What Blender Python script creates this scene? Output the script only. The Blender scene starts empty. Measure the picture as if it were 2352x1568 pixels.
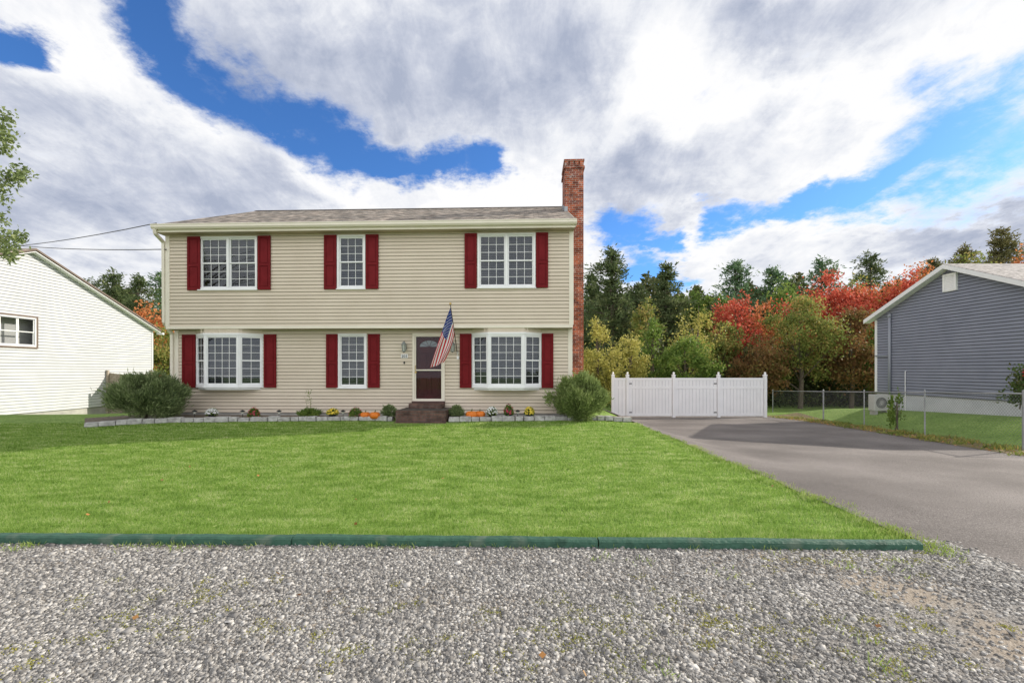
import bpy, math, random
import numpy as np
from mathutils import Vector, Matrix
R = math.radians
rng = np.random.default_rng(7); random.seed(7)
scene = bpy.context.scene
C = scene.collection
F, CX, HY, CH = 1045.0, 1176.0, 850.0, 1.5
ORG = Vector((0, 0, 0))

def ss(x, a, b):
    t = np.clip((np.asarray(x, float)-a)/(b-a), 0, 1); return t*t*(3-2*t)
def gz(x, y):
    x = np.asarray(x, float); y = np.asarray(y, float)
    r = -0.042*np.clip(y-5, 0, 24)*ss(x, 3.4, 4.8)
    r = r+.46*ss(x, 12.9, 15.2)*ss(y, 8, 11)*(1-ss(y, 20, 26))
    l = -0.95*ss(-x, 11, 18)*ss(y, 13, 28)
    b = 0.06*ss(y, 10.5, 12.6)*(1-ss(x, 2.5, 3.4))*(1-ss(-x, 10, 12.5))
    return r+l+b
def G(x, y): return float(gz(x, y))
def WX(px, Y): return (px-CX)*Y/F
def WZ(py, Y): return CH+(HY-py)*Y/F

# ------------------------------------------------------------ mesh helpers
class MB:
    def __init__(s): s.v = []; s.f = []; s.m = []
    def add(s, vs, fs, mi=0):
        n = len(s.v); s.v += [tuple(v) for v in vs]
        s.f += [tuple(i+n for i in f) for f in fs]; s.m += [mi]*len(fs)
    def box(s, x0, x1, y0, y1, z0, z1, mi=0):
        s.add([(x0,y0,z0),(x1,y0,z0),(x1,y1,z0),(x0,y1,z0),(x0,y0,z1),(x1,y0,z1),(x1,y1,z1),(x0,y1,z1)],
              [(0,3,2,1),(4,5,6,7),(0,1,5,4),(1,2,6,5),(2,3,7,6),(3,0,4,7)], mi)
    def obox(s, c, sz, rot=None, mi=0):
        n = len(s.v); s.box(-sz[0]/2, sz[0]/2, -sz[1]/2, sz[1]/2, -sz[2]/2, sz[2]/2, mi)
        rot = rot or Matrix.Identity(3)
        for i in range(n, len(s.v)): s.v[i] = tuple(rot @ Vector(s.v[i]) + Vector(c))
    def bar(s, a, b, w, d, mi=0, up=Vector((0,0,1))):
        a = Vector(a); b = Vector(b); t = (b-a).normalized()
        if abs(t.dot(up)) > .95: up = Vector((0,1,0))
        x = t.cross(up).normalized(); y = x.cross(t)
        vs = []
        for p in (a, b):
            for sx, sy in ((-1,-1),(1,-1),(1,1),(-1,1)): vs.append(p+x*sx*w/2+y*sy*d/2)
        s.add(vs, [(3,2,1,0),(4,5,6,7),(0,1,5,4),(1,2,6,5),(2,3,7,6),(3,0,4,7)], mi)
    def tube(s, pts, r, n=8, mi=0):
        pts = [Vector(p) for p in pts]; N = len(pts)
        rs = r if isinstance(r, (list, tuple)) else [r]*N
        vs = []; ref = Vector((0.13, 0.97, 0.2))
        for i, p in enumerate(pts):
            t = (pts[min(i+1, N-1)]-pts[max(i-1, 0)]).normalized()
            rf = ref if abs(t.dot(ref)) < .9 else Vector((1, 0, 0))
            x = t.cross(rf).normalized(); y = t.cross(x)
            for k in range(n):
                a = 2*math.pi*k/n; vs.append(p+x*math.cos(a)*rs[i]+y*math.sin(a)*rs[i])
        fs = [(i*n+k, i*n+(k+1) % n, (i+1)*n+(k+1) % n, (i+1)*n+k) for i in range(N-1) for k in range(n)]
        fs += [tuple(range(n-1, -1, -1)), tuple((N-1)*n+k for k in range(n))]
        s.add(vs, fs, mi)
    def lathe(s, c, prof, n=16, mi=0, ribs=0, amp=0):
        vs = []
        for r, z in prof:
            for k in range(n):
                a = 2*math.pi*k/n; rr = r*(1-amp*(0.5+0.5*math.cos(a*ribs))) if ribs else r
                vs.append((c[0]+rr*math.cos(a), c[1]+rr*math.sin(a), c[2]+z))
        N = len(prof)
        fs = [(i*n+k, i*n+(k+1) % n, (i+1)*n+(k+1) % n, (i+1)*n+k) for i in range(N-1) for k in range(n)]
        fs += [tuple(range(n-1, -1, -1)), tuple((N-1)*n+k for k in range(n))]
        s.add(vs, fs, mi)
    def extx(s, poly, x0, x1, mi=0):
        n = len(poly)
        vs = [(x0, y, z) for y, z in poly]+[(x1, y, z) for y, z in poly]
        fs = [tuple(range(n-1, -1, -1)), tuple(range(n, 2*n))]+[(i, (i+1) % n, n+(i+1) % n, n+i) for i in range(n)]
        s.add(vs, fs, mi)
    def extz(s, poly, z0, z1, mi=0):
        n = len(poly)
        vs = [(x, y, z0) for x, y in poly]+[(x, y, z1) for x, y in poly]
        fs = [tuple(range(n-1, -1, -1)), tuple(range(n, 2*n))]+[(i, (i+1) % n, n+(i+1) % n, n+i) for i in range(n)]
        s.add(vs, fs, mi)
    def build(s, name, mats, parent=None, smooth=False, bevel=0, org=None):
        o0 = ORG if org is None else Vector(org)
        me = bpy.data.meshes.new(name)
        me.from_pydata([(x-o0.x, y-o0.y, z-o0.z) for x, y, z in s.v], [], s.f)
        if not isinstance(mats, (list, tuple)): mats = [mats]
        for m in mats: me.materials.append(m)
        if len(mats) > 1: me.polygons.foreach_set('material_index', s.m)
        if smooth: me.polygons.foreach_set('use_smooth', [True]*len(me.polygons))
        me.update()
        ob = bpy.data.objects.new(name, me); C.objects.link(ob)
        if parent: ob.parent = parent
        elif org is not None: ob.location = o0
        if bevel:
            b = ob.modifiers.new('bevel', 'BEVEL'); b.width = bevel; b.segments = 2; b.limit_method = 'ANGLE'
        return ob

def np_obj(name, verts, k, mat, parent=None, loc=None):
    n = len(verts)//k
    me = bpy.data.meshes.new(name)
    me.vertices.add(len(verts)); me.vertices.foreach_set('co', np.asarray(verts, np.float32).ravel())
    me.loops.add(n*k); me.loops.foreach_set('vertex_index', np.arange(n*k, dtype=np.int32))
    me.polygons.add(n); me.polygons.foreach_set('loop_start', np.arange(0, n*k, k, dtype=np.int32))
    me.materials.append(mat); me.update(calc_edges=True)
    ob = bpy.data.objects.new(name, me); C.objects.link(ob)
    if parent: ob.parent = parent
    if loc is not None: ob.location = loc
    return ob
def norm(a): return a/np.maximum(np.linalg.norm(a, axis=1, keepdims=True), 1e-9)
def leaf_verts(p, d, L, W):
    n = len(p); d = norm(d); s = norm(np.cross(d, rng.normal(size=(n, 3))))
    L = np.broadcast_to(np.asarray(L, float), (n,))[:, None]; W = np.broadcast_to(np.asarray(W, float), (n,))[:, None]
    return np.stack([p, p+d*L*.5+s*W*.5, p+d*L, p+d*L*.5-s*W*.5], 1).reshape(-1, 3)
def leaves(name, p, d, L, W, mat, parent=None, loc=None):
    return np_obj(name, leaf_verts(p, d, L, W), 4, mat, parent, loc)

def tag(o, label, cat, group=None, kind=None):
    o['label'] = label; o['category'] = cat
    if group: o['group'] = group
    if kind: o['kind'] = kind
    return o
def struct(o, label, cat):
    return tag(o, label, cat, kind='structure')
def thing(name, label, cat, loc=(0,0,0), rotz=0, group=None, world=False):
    global ORG
    o = bpy.data.objects.new(name, None); C.objects.link(o)
    o.location = loc; o.rotation_euler = (0, 0, rotz); o.empty_display_size = .2
    ORG = Vector(loc) if world else Vector((0, 0, 0))
    return tag(o, label, cat, group)
def dup(root, loc, rotz=0, label=None, scale=None):
    r = root.copy(); C.objects.link(r); r.location = loc; r.rotation_euler = (0, 0, rotz)
    if label: r['label'] = label
    if scale: r.scale = scale
    for ch in list(root.children):
        c = ch.copy(); C.objects.link(c); c.parent = r
        for g in list(ch.children):
            d = g.copy(); C.objects.link(d); d.parent = c
    return r

# ------------------------------------------------------------ materials
def newmat(name):
    m = bpy.data.materials.new(name); m.use_nodes = True
    return m, m.node_tree, m.node_tree.nodes['Principled BSDF']
def nd(t, typ, **kw):
    n = t.nodes.new(typ)
    for k, v in kw.items(): setattr(n, k, v)
    return n
def ramp(t, fac, cols, pos=None, interp='LINEAR'):
    r = nd(t, 'ShaderNodeValToRGB'); e = r.color_ramp; e.interpolation = interp
    n = len(cols); pos = pos or [i/(n-1) for i in range(n)]
    while len(e.elements) < n: e.elements.new(.5)
    for i, c in enumerate(cols):
        e.elements[i].position = pos[i]; e.elements[i].color = (*c, 1)
    t.links.new(fac, r.inputs[0]); return r.outputs[0]
def M(name, cols, scale=3, rough=.7, bump=0, bscale=40, detail=6, metallic=0, spec=.3, island=0, transl=0, coord='Object', lo=.3, hi=.7, bdist=.02, stretch=None):
    m, t, b = newmat(name)
    if not isinstance(cols[0], (tuple, list)): cols = [cols]
    b.inputs['Roughness'].default_value = rough; b.inputs['Metallic'].default_value = metallic
    b.inputs['Specular IOR Level'].default_value = spec
    tc = nd(t, 'ShaderNodeTexCoord'); out = None; cs = tc.outputs[coord]
    if stretch:
        mp_ = nd(t, 'ShaderNodeMapping'); mp_.inputs['Scale'].default_value = stretch; t.links.new(cs, mp_.inputs[0]); cs = mp_.outputs[0]
    if len(cols) > 1:
        n = nd(t, 'ShaderNodeTexNoise'); n.inputs['Scale'].default_value = scale; n.inputs['Detail'].default_value = detail
        t.links.new(cs, n.inputs['Vector'])
        mr = nd(t, 'ShaderNodeMapRange'); mr.inputs[1].default_value = lo; mr.inputs[2].default_value = hi
        t.links.new(n.outputs[0], mr.inputs[0]); fac = mr.outputs[0]
        if island:
            g = nd(t, 'ShaderNodeNewGeometry'); mx = nd(t, 'ShaderNodeMix'); mx.inputs[0].default_value = island
            t.links.new(fac, mx.inputs[2]); t.links.new(g.outputs['Random Per Island'], mx.inputs[3]); fac = mx.outputs[0]
        out = ramp(t, fac, cols); t.links.new(out, b.inputs['Base Color'])
    else: b.inputs['Base Color'].default_value = (*cols[0], 1)
    if bump:
        n = nd(t, 'ShaderNodeTexNoise'); n.inputs['Scale'].default_value = bscale; n.inputs['Detail'].default_value = 6
        t.links.new(tc.outputs[coord], n.inputs['Vector'])
        bp = nd(t, 'ShaderNodeBump'); bp.inputs['Strength'].default_value = bump; bp.inputs['Distance'].default_value = bdist
        t.links.new(n.outputs[0], bp.inputs['Height']); t.links.new(bp.outputs[0], b.inputs['Normal'])
    if transl:
        tr = nd(t, 'ShaderNodeBsdfTranslucent'); mx = nd(t, 'ShaderNodeMixShader'); mx.inputs[0].default_value = transl
        if out: t.links.new(out, tr.inputs[0])
        else: tr.inputs[0].default_value = (*cols[0], 1)
        t.links.new(b.outputs[0], mx.inputs[1]); t.links.new(tr.outputs[0], mx.inputs[2])
        t.links.new(mx.outputs[0], t.nodes['Material Output'].inputs[0])
    return m
def brickmat(name, c1, c2, mortar, bw, bh, ms, white=0, slope=False, bumpv=.4, ns=None, amt=.6):
    m, t, b = newmat(name); b.inputs['Roughness'].default_value = .9; b.inputs['Specular IOR Level'].default_value = .15
    tc = nd(t, 'ShaderNodeTexCoord'); sp = nd(t, 'ShaderNodeSeparateXYZ'); cb = nd(t, 'ShaderNodeCombineXYZ')
    t.links.new(tc.outputs['Object'], sp.inputs[0])
    if slope:
        t.links.new(sp.outputs[0], cb.inputs[0]); t.links.new(sp.outputs[1], cb.inputs[1])
    else:
        ad = nd(t, 'ShaderNodeMath', operation='ADD'); t.links.new(sp.outputs[0], ad.inputs[0]); t.links.new(sp.outputs[1], ad.inputs[1])
        t.links.new(ad.outputs[0], cb.inputs[0]); t.links.new(sp.outputs[2], cb.inputs[1])
    br = nd(t, 'ShaderNodeTexBrick'); t.links.new(cb.outputs[0], br.inputs['Vector'])
    br.inputs['Color1'].default_value = (*c1, 1); br.inputs['Color2'].default_value = (*c2, 1); br.inputs['Mortar'].default_value = (*mortar, 1)
    br.inputs['Scale'].default_value = 1; br.inputs['Brick Width'].default_value = bw; br.inputs['Row Height'].default_value = bh
    br.inputs['Mortar Size'].default_value = ms; br.inputs['Mortar Smooth'].default_value = .3
    col = br.outputs[0]
    n = nd(t, 'ShaderNodeTexNoise'); n.inputs['Scale'].default_value = ns or (5 if not slope else 9); n.inputs['Detail'].default_value = 8
    t.links.new(tc.outputs['Object'], n.inputs['Vector'])
    mx = nd(t, 'ShaderNodeMix', data_type='RGBA', blend_type='OVERLAY'); mx.inputs[0].default_value = amt
    rc = ramp(t, n.outputs[0], [(.2,.2,.2),(.8,.8,.8)], [.35,.65])
    t.links.new(col, mx.inputs[6]); t.links.new(rc, mx.inputs[7]); col = mx.outputs[2]
    if white:
        n2 = nd(t, 'ShaderNodeTexNoise'); n2.inputs['Scale'].default_value = 3.0; n2.inputs['Detail'].default_value = 10; n2.inputs['Roughness'].default_value = .85
        t.links.new(tc.outputs['Object'], n2.inputs['Vector'])
        mr = nd(t, 'ShaderNodeMapRange'); mr.inputs[1].default_value = .56; mr.inputs[2].default_value = .63; mr.inputs[4].default_value = white
        t.links.new(n2.outputs[0], mr.inputs[0])
        m3 = nd(t, 'ShaderNodeMix', data_type='RGBA'); t.links.new(mr.outputs[0], m3.inputs[0]); t.links.new(col, m3.inputs[6]); m3.inputs[7].default_value = (.62,.54,.5,1); col = m3.outputs[2]
    t.links.new(col, b.inputs['Base Color'])
    bp = nd(t, 'ShaderNodeBump'); bp.inputs['Strength'].default_value = bumpv; bp.inputs['Distance'].default_value = .01
    inv = nd(t, 'ShaderNodeMath', operation='SUBTRACT'); inv.inputs[0].default_value = 1; t.links.new(br.outputs['Fac'], inv.inputs[1])
    t.links.new(inv.outputs[0], bp.inputs['Height']); t.links.new(bp.outputs[0], b.inputs['Normal'])
    return m
def glassmat(name, fac=.25, tint=(.9,.95,1)):
    m, t, b = newmat(name)
    tr = nd(t, 'ShaderNodeBsdfTransparent'); gl = nd(t, 'ShaderNodeBsdfGlossy'); gl.inputs['Roughness'].default_value = .02
    gl.inputs[0].default_value = (*tint, 1); tr.inputs[0].default_value = (.85,.88,.9,1)
    mx = nd(t, 'ShaderNodeMixShader'); mx.inputs[0].default_value = fac
    t.links.new(tr.outputs[0], mx.inputs[1]); t.links.new(gl.outputs[0], mx.inputs[2]); t.links.new(mx.outputs[0], t.nodes['Material Output'].inputs[0])
    return m

m_siding = M('beige_siding', [(.61,.525,.425),(.67,.585,.48)], 1.2, .6, .05, 60, spec=.15)
m_sideshade = M('siding_lap_shade', (.30,.25,.20), rough=.8)  # shade under the lap edges, put into the colour
m_cream = M('cream_trim', [(.72,.665,.56),(.78,.72,.62)], 2, .5)
m_white = M('white_paint', [(.78,.78,.79),(.84,.84,.85)], 3, .45)
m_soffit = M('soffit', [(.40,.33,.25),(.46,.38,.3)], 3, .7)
m_red = M('red_shutter_paint', [(.135,.008,.011),(.175,.012,.016)], 4, .55, spec=.1)
m_door = M('maroon_door_paint', [(.05,.007,.009),(.07,.010,.013)], 4, .4, spec=.15)
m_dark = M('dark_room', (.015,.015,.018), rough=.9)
m_blind = M('blind_slats', [(.09,.095,.10),(.14,.145,.15)], 3, .6)
m_glass = glassmat('window_glass', .06)
m_shingle = brickmat('roof_shingles', (.34,.285,.24), (.17,.16,.145), (.11,.10,.09), .3, .14, .006, slope=True, bumpv=.6, ns=4, amt=.9)
m_shingle2 = brickmat('grey_shingles', (.42,.39,.37), (.33,.31,.30), (.2,.19,.18), .32, .14, .006, slope=True, bumpv=.5)
m_brick = brickmat('red_brick', (.40,.105,.05), (.15,.04,.03), (.36,.29,.25), .21, .072, .008, white=.8)
m_stoop = brickmat('stoop_brick', (.145,.085,.068), (.09,.055,.046), (.10,.085,.075), .21, .075, .008)
m_metal = M('galvanised_metal', [(.28,.29,.30),(.36,.37,.38)], 6, .5, metallic=.5)
m_conc = M('concrete', [(.34,.33,.31),(.46,.45,.42)], 3, .9, .3, 30)
m_stone = M('grey_stone', [(.26,.25,.24),(.56,.55,.53)], 9, .9, .8, 25, lo=.25, hi=.75)
m_black = M('black_plastic', (.02,.02,.022), rough=.45)
m_brass = M('brass', (.6,.42,.16), rough=.35, metallic=.9)
m_grey = M('blue_grey_siding', [(.225,.24,.30),(.265,.28,.345)], 1.5, .6, spec=.15)
m_greyshade = M('blue_grey_lap_shade', (.07,.078,.10), rough=.8)  # painted lap shade for the blue grey siding
m_wsiding = M('white_siding', [(.53,.54,.56),(.59,.60,.62)], 1.5, .6, spec=.1)
m_wshade = M('white_lap_shade', (.20,.21,.24), rough=.8)  # painted lap shade for the white siding
m_brown = M('brown_trim', (.16,.12,.10), rough=.6)
m_wood = M('weathered_wood', [(.28,.23,.18),(.42,.36,.3)], 8, .85, .3, 30)
m_vinyl = M('white_vinyl', [(.78,.78,.80),(.84,.84,.86)], 2, .35)
m_timber = M('green_painted_timber', [(.028,.075,.050),(.050,.125,.085),(.038,.10,.068),(.10,.15,.11)], 5, .65, .8, 25, detail=10)
m_trunk = M('bark', [(.09,.07,.05),(.17,.14,.11)], 8, .95, .6, 20)
m_pumpkin = M('pumpkin_skin', [(.62,.15,.015),(.75,.22,.03)], 10, .45)
m_stem = M('pumpkin_stem', (.12,.13,.04), rough=.8)
m_acw = M('ac_casing', (.52,.51,.49), rough=.45)
m_soil = M('bed_mulch', [(.10,.075,.055),(.22,.18,.14),(.13,.10,.07)], 14, .95, .8, 50)
def leafmat(name, cols, tr=.4, isl=.5, sc=.8): return M(name, cols, sc, .6, island=isl, transl=tr, spec=.2)
L_pine = leafmat('pine_needles', [(.04,.07,.035),(.11,.15,.06),(.26,.28,.12)], .3, .4, .9)
L_pine3 = leafmat('brownish_pine_needles', [(.06,.075,.035),(.18,.17,.07),(.36,.30,.13)], .3, .4, .9)
L_pine2 = leafmat('blue_green_needles', [(.045,.10,.055),(.12,.21,.10),(.27,.35,.16)], .3, .4, .9)
L_green = leafmat('green_leaves', [(.045,.10,.02),(.16,.25,.05),(.38,.43,.11)])
L_yel = leafmat('yellow_green_leaves', [(.18,.20,.045),(.46,.43,.11),(.72,.62,.22)])
L_red = leafmat('red_maple_leaves', [(.16,.06,.03),(.58,.10,.06),(.82,.30,.20)])
L_or = leafmat('orange_leaves', [(.20,.11,.035),(.60,.22,.08),(.80,.38,.18)])
L_mix = leafmat('turning_leaves', [(.07,.12,.025),(.24,.28,.07),(.56,.36,.13)])
L_brn = leafmat('dark_red_brown_leaves', [(.07,.09,.03),(.28,.14,.06),(.20,.26,.07)])
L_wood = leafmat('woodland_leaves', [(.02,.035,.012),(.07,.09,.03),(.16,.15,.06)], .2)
L_shrub = leafmat('shrub_leaves', [(.08,.115,.055),(.19,.25,.10),(.36,.42,.21)], .25, .6, 2)
L_shrub2 = leafmat('yellow_green_shrub_leaves', [(.08,.12,.045),(.22,.29,.09),(.42,.49,.20)], .3, .6, 2)
L_maple = leafmat('near_tree_leaves', [(.09,.13,.05),(.22,.28,.11),(.42,.46,.22)], .4, .6, 2)

# ------------------------------------------------------------ ground
def grassmat():
    m, t, b = newmat('lawn_grass'); b.inputs['Roughness'].default_value = .9; b.inputs['Specular IOR Level'].default_value = .1
    tc = nd(t, 'ShaderNodeTexCoord')
    n1 = nd(t, 'ShaderNodeTexNoise'); n1.inputs['Scale'].default_value = .8; n1.inputs['Detail'].default_value = 8; n1.inputs['Roughness'].default_value = .7
    n2 = nd(t, 'ShaderNodeTexNoise'); n2.inputs['Scale'].default_value = 26; n2.inputs['Detail'].default_value = 8
    for n in (n1, n2): t.links.new(tc.outputs['Object'], n.inputs['Vector'])
    ad = nd(t, 'ShaderNodeMix'); ad.inputs[0].default_value = .7; t.links.new(n1.outputs[0], ad.inputs[2]); t.links.new(n2.outputs[0], ad.inputs[3])
    c = ramp(t, ad.outputs[0], [(.08,.145,.028),(.19,.31,.065),(.38,.47,.16)], [.36,.5,.64])
    t.links.new(c, b.inputs['Base Color'])
    bp = nd(t, 'ShaderNodeBump'); bp.inputs['Strength'].default_value = .8; bp.inputs['Distance'].default_value = .03
    t.links.new(n2.outputs[0], bp.inputs['Height']); t.links.new(bp.outputs[0], b.inputs['Normal'])
    return m
m_grass = grassmat()
def gridmesh(name, xs, ys, mat, dz, mask=None):
    X, Y = np.meshgrid(xs, ys); Z = gz(X, Y)+dz
    v = np.stack([X, Y, Z], -1).reshape(-1, 3); nx = len(xs)
    fs = [(j*nx+i, j*nx+i+1, (j+1)*nx+i+1, (j+1)*nx+i) for j in range(len(ys)-1) for i in range(nx-1)]
    mb = MB(); mb.v = [tuple(a) for a in v]; mb.f = fs; mb.m = [0]*len(fs)
    return mb.build(name, mat, org=(0,0,0), smooth=True)
gx = np.concatenate([[-700,-300,-120,-60,-40], np.arange(-32, 26.1, .5), [32,45,70,140,300,700]])
gy = np.concatenate([[-60,-25], np.arange(-10, 32.1, .5), [36,45,60,100,200,400,900]])
o = gridmesh('ground', gx, gy, m_grass, -.02); struct(o, 'grassy ground of the lawns around the houses', 'ground')

def dr_right(y): return float(np.interp(y, [-8,3,7,9.6,14,18.7,20.9,24], [9.2,9.3,9.6,10.05,11.0,11.9,12.0,12.1]))
def asphalt():
    m, t, b = newmat('asphalt'); b.inputs['Roughness'].default_value = .85; b.inputs['Specular IOR Level'].default_value = .2
    tc = nd(t, 'ShaderNodeTexCoord')
    n1 = nd(t, 'ShaderNodeTexNoise'); n1.inputs['Scale'].default_value = .6; n1.inputs['Detail'].default_value = 7
    n2 = nd(t, 'ShaderNodeTexNoise'); n2.inputs['Scale'].default_value = 110; n2.inputs['Detail'].default_value = 4
    for n in (n1, n2): t.links.new(tc.outputs['Object'], n.inputs['Vector'])
    mx = nd(t, 'ShaderNodeMix'); mx.inputs[0].default_value = .65; t.links.new(n1.outputs[0], mx.inputs[2]); t.links.new(n2.outputs[0], mx.inputs[3])
    t.links.new(ramp(t, mx.outputs[0], [(.08,.071,.067),(.175,.157,.148),(.33,.30,.285)], [.36,.5,.66]), b.inputs['Base Color'])
    bp = nd(t, 'ShaderNodeBump'); bp.inputs['Strength'].default_value = .6; bp.inputs['Distance'].default_value = .008
    t.links.new(n2.outputs[0], bp.inputs['Height']); t.links.new(bp.outputs[0], b.inputs['Normal'])
    return m
m_asph = asphalt()
mb = MB(); ys = np.arange(-8, 24.01, .35); NC = 26
for y in ys:
    l = 3.56+.025*math.sin(y*2.1)+.02*math.sin(y*5.3); r = dr_right(y)
    for k in range(NC+1):
        x = l+(r-l)*(k/NC)**1.3; mb.v.append((x, y, G(x, y)+.005))
for j in range(len(ys)-1):
    for k in range(NC): mb.f.append((j*(NC+1)+k, j*(NC+1)+k+1, (j+1)*(NC+1)+k+1, (j+1)*(NC+1)+k))
mb.m = [0]*len(mb.f)
o = mb.build('driveway', m_asph, org=(0,0,0), smooth=True); struct(o, 'dark asphalt driveway leading to the white gate', 'driveway')
mb = MB()
ysf = np.arange(6, 22.5, .4)
for y in ysf:
    r = float(np.interp(y, [6,9.6,18.7,26], [10.9,10.95,13.0,15.0])); l = dr_right(y)-.05
    for k in range(5): x = l+(r-l)*k/4; mb.v.append((x, y, G(x, y)+.012))
for j in range(len(ysf)-1):
    for k in range(4): mb.f.append((j*5+k, j*5+k+1, (j+1)*5+k+1, (j+1)*5+k))
mb.m = [0]*len(mb.f)
m_litter = M('leaf_litter', [(.12,.08,.05),(.26,.18,.10),(.1,.12,.03),(.3,.2,.12)], 5, .95, .7, 40)
o = mb.build('planting_strip', m_litter, org=(0,0,0)); struct(o, 'narrow strip of earth and leaf litter along the wire fence', 'planting strip')

def gravelmat():
    m, t, b = newmat('gravel_ground'); b.inputs['Roughness'].default_value = .95; b.inputs['Specular IOR Level'].default_value = .1
    tc = nd(t, 'ShaderNodeTexCoord')
    vo = nd(t, 'ShaderNodeTexVoronoi'); vo.inputs['Scale'].default_value = 110; t.links.new(tc.outputs['Object'], vo.inputs['Vector'])
    n1 = nd(t, 'ShaderNodeTexNoise'); n1.inputs['Scale'].default_value = 1.3; n1.inputs['Detail'].default_value = 9; t.links.new(tc.outputs['Object'], n1.inputs['Vector'])
    bw = nd(t, 'ShaderNodeRGBToBW'); t.links.new(vo.outputs['Color'], bw.inputs[0])
    c1 = ramp(t, bw.outputs[0], [(.12,.112,.105),(.26,.245,.23),(.46,.44,.41)])
    c2 = ramp(t, bw.outputs[0], [(.20,.165,.13),(.34,.29,.235),(.48,.42,.35)])
    f = ramp(t, n1.outputs[0], [(0,0,0),(1,1,1)], [.48,.62])
    mx = nd(t, 'ShaderNodeMix', data_type='RGBA'); t.links.new(f, mx.inputs[0]); t.links.new(c1, mx.inputs[6]); t.links.new(c2, mx.inputs[7])
    t.links.new(mx.outputs[2], b.inputs['Base Color'])
    bp = nd(t, 'ShaderNodeBump'); bp.inputs['Strength'].default_value = .6; bp.inputs['Distance'].default_value = .006; t.links.new(vo.outputs['Distance'], bp.inputs['Height']); t.links.new(bp.outputs[0], b.inputs['Normal'])
    return m
mb = MB(); mb.add([(-30,-8,0),(3.62,-8,0),(3.62,3.98,0),(-30,4.04,0)], [(0,1,2,3)])
o = mb.build('gravel_verge', gravelmat(), org=(0,0,0)); struct(o, 'gravel parking verge in the foreground', 'gravel')
N = 190000
u = rng.random(N); Yg = 1.6*(4.0/1.6)**u
Xg = rng.uniform(-1, 1, N)*(Yg*1.22+.3)
Xg = np.minimum(Xg, 3.7+rng.normal(0, .07, N))
pn = np.sin(Xg*1.7+2.1)*np.cos(Yg*2.3+Xg*.6)+.5*np.sin(Xg*4.1+Yg*3.3)+.35*np.sin(Xg*9+Yg*7)
keep = rng.random(N) > np.clip(.06+.2*pn+ .8*ss(Xg+.4*np.sin(Yg*5+Xg), 1.1, 2.4)*(1-ss(Yg+.2*np.sin(Xg*4), 2.9, 3.6)), 0, .88)
keep &= ~((Yg > 3.8) & (rng.random(N) > .55))
Xg = Xg[keep]; Yg = Yg[keep]; n = len(Xg)
sz = (.0029+.0068*rng.random(n)**1.9)*(1+.7*(rng.random(n) < .03))*(.8+.12*Yg)
cube = np.array([(-1,-1,-1),(1,-1,-1),(1,1,-1),(-1,1,-1),(-1,-1,1),(1,-1,1),(1,1,1),(-1,1,1)], float)
V = cube[None]*rng.uniform(.5, 1.05, (n, 8, 3))
V *= rng.uniform(.65, 1.3, (n, 1, 3))*np.array([1.15,1.15,.6])*sz[:, None, None]
ang = rng.random(n)*6.28; til = rng.normal(0, .35, n)
ca, sa = np.cos(til)[:, None], np.sin(til)[:, None]
y_, z_ = V[:, :, 1]*ca-V[:, :, 2]*sa, V[:, :, 1]*sa+V[:, :, 2]*ca; V[:, :, 1] = y_; V[:, :, 2] = z_
ca, sa = np.cos(ang)[:, None], np.sin(ang)[:, None]
x_, y_ = V[:, :, 0]*ca-V[:, :, 1]*sa, V[:, :, 0]*sa+V[:, :, 1]*ca
V[:, :, 0] = x_+Xg[:, None]; V[:, :, 1] = y_+Yg[:, None]; V[:, :, 2] += (sz*.25)[:, None]
me = bpy.data.meshes.new('gravel'); me.vertices.add(n*8); me.vertices.foreach_set('co', V.astype(np.float32).ravel())
fq = np.array([(4,5,6,7),(0,1,5,4),(1,2,6,5),(2,3,7,6),(3,0,4,7)])
idx = (fq[None]+np.arange(n)[:, None, None]*8).astype(np.int32).ravel()
me.loops.add(len(idx)); me.loops.foreach_set('vertex_index', idx); me.polygons.add(n*5); me.polygons.foreach_set('loop_start', np.arange(0, len(idx), 4, dtype=np.int32))
m_grav = M('gravel_stones', [(.10,.097,.095),(.24,.23,.22),(.37,.355,.335),(.62,.60,.57)], 1.5, .85, island=.85, spec=.15)
me.materials.append(m_grav); me.update(calc_edges=True)
o = bpy.data.objects.new('gravel_stones', me); C.objects.link(o); tag(o, 'loose crushed grey gravel covering the verge', 'gravel', kind='stuff')

# grass blades
N = 400000
u = rng.random(N); Yb = 4.06*(13.0/4.06)**u
Xb = -1.22*Yb-.5+rng.random(N)*(3.58+1.22*Yb+.5)
Xb += rng.normal(0, .035, N)
ok = ~((Yb > 12.3) & (Xb > -3.6) & (Xb < -1.4))
pt = np.sin(Xb*2.3+np.sin(Yb*3.1)*1.5)*np.sin(Yb*6.3+np.sin(Xb*1.3)*2)
ok &= rng.random(N) > np.clip(.12*pt+.06, 0, .3)
Xb = Xb[ok]; Yb = Yb[ok]; n = len(Xb)
cl = .5+.5*np.sin(Xb*1.3+1.3*np.sin(Yb*2.2))*np.cos(Yb*7.7+np.sin(Xb*1.7)*1.2)
cl2 = .5+.5*np.sin(Xb*11+2*np.sin(Yb*9))*np.cos(Yb*17+np.sin(Xb*7)*2)
H = (.014+.020*rng.random(n)+.008*cl+.014*cl2)*(1+.6*((Yb < 4.3) | (Xb > 3.4)))
Wd = .0028+.0013*(Yb-4)
P = np.stack([Xb, Yb, gz(Xb, Yb)-.022], 1)
lean = np.stack([rng.normal(0, .5, n)+.3*np.sin(Xb*5.3+np.sin(Yb*8)*2), rng.normal(0, .5, n)+.3*np.cos(Yb*9.2+1.5*np.sin(Xb*2.2)), np.ones(n)], 1)
lean = norm(lean); a = rng.random(n)*6.28
sd = np.stack([np.cos(a), np.sin(a)*.5, np.zeros(n)], 1)*Wd[:, None]
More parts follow.
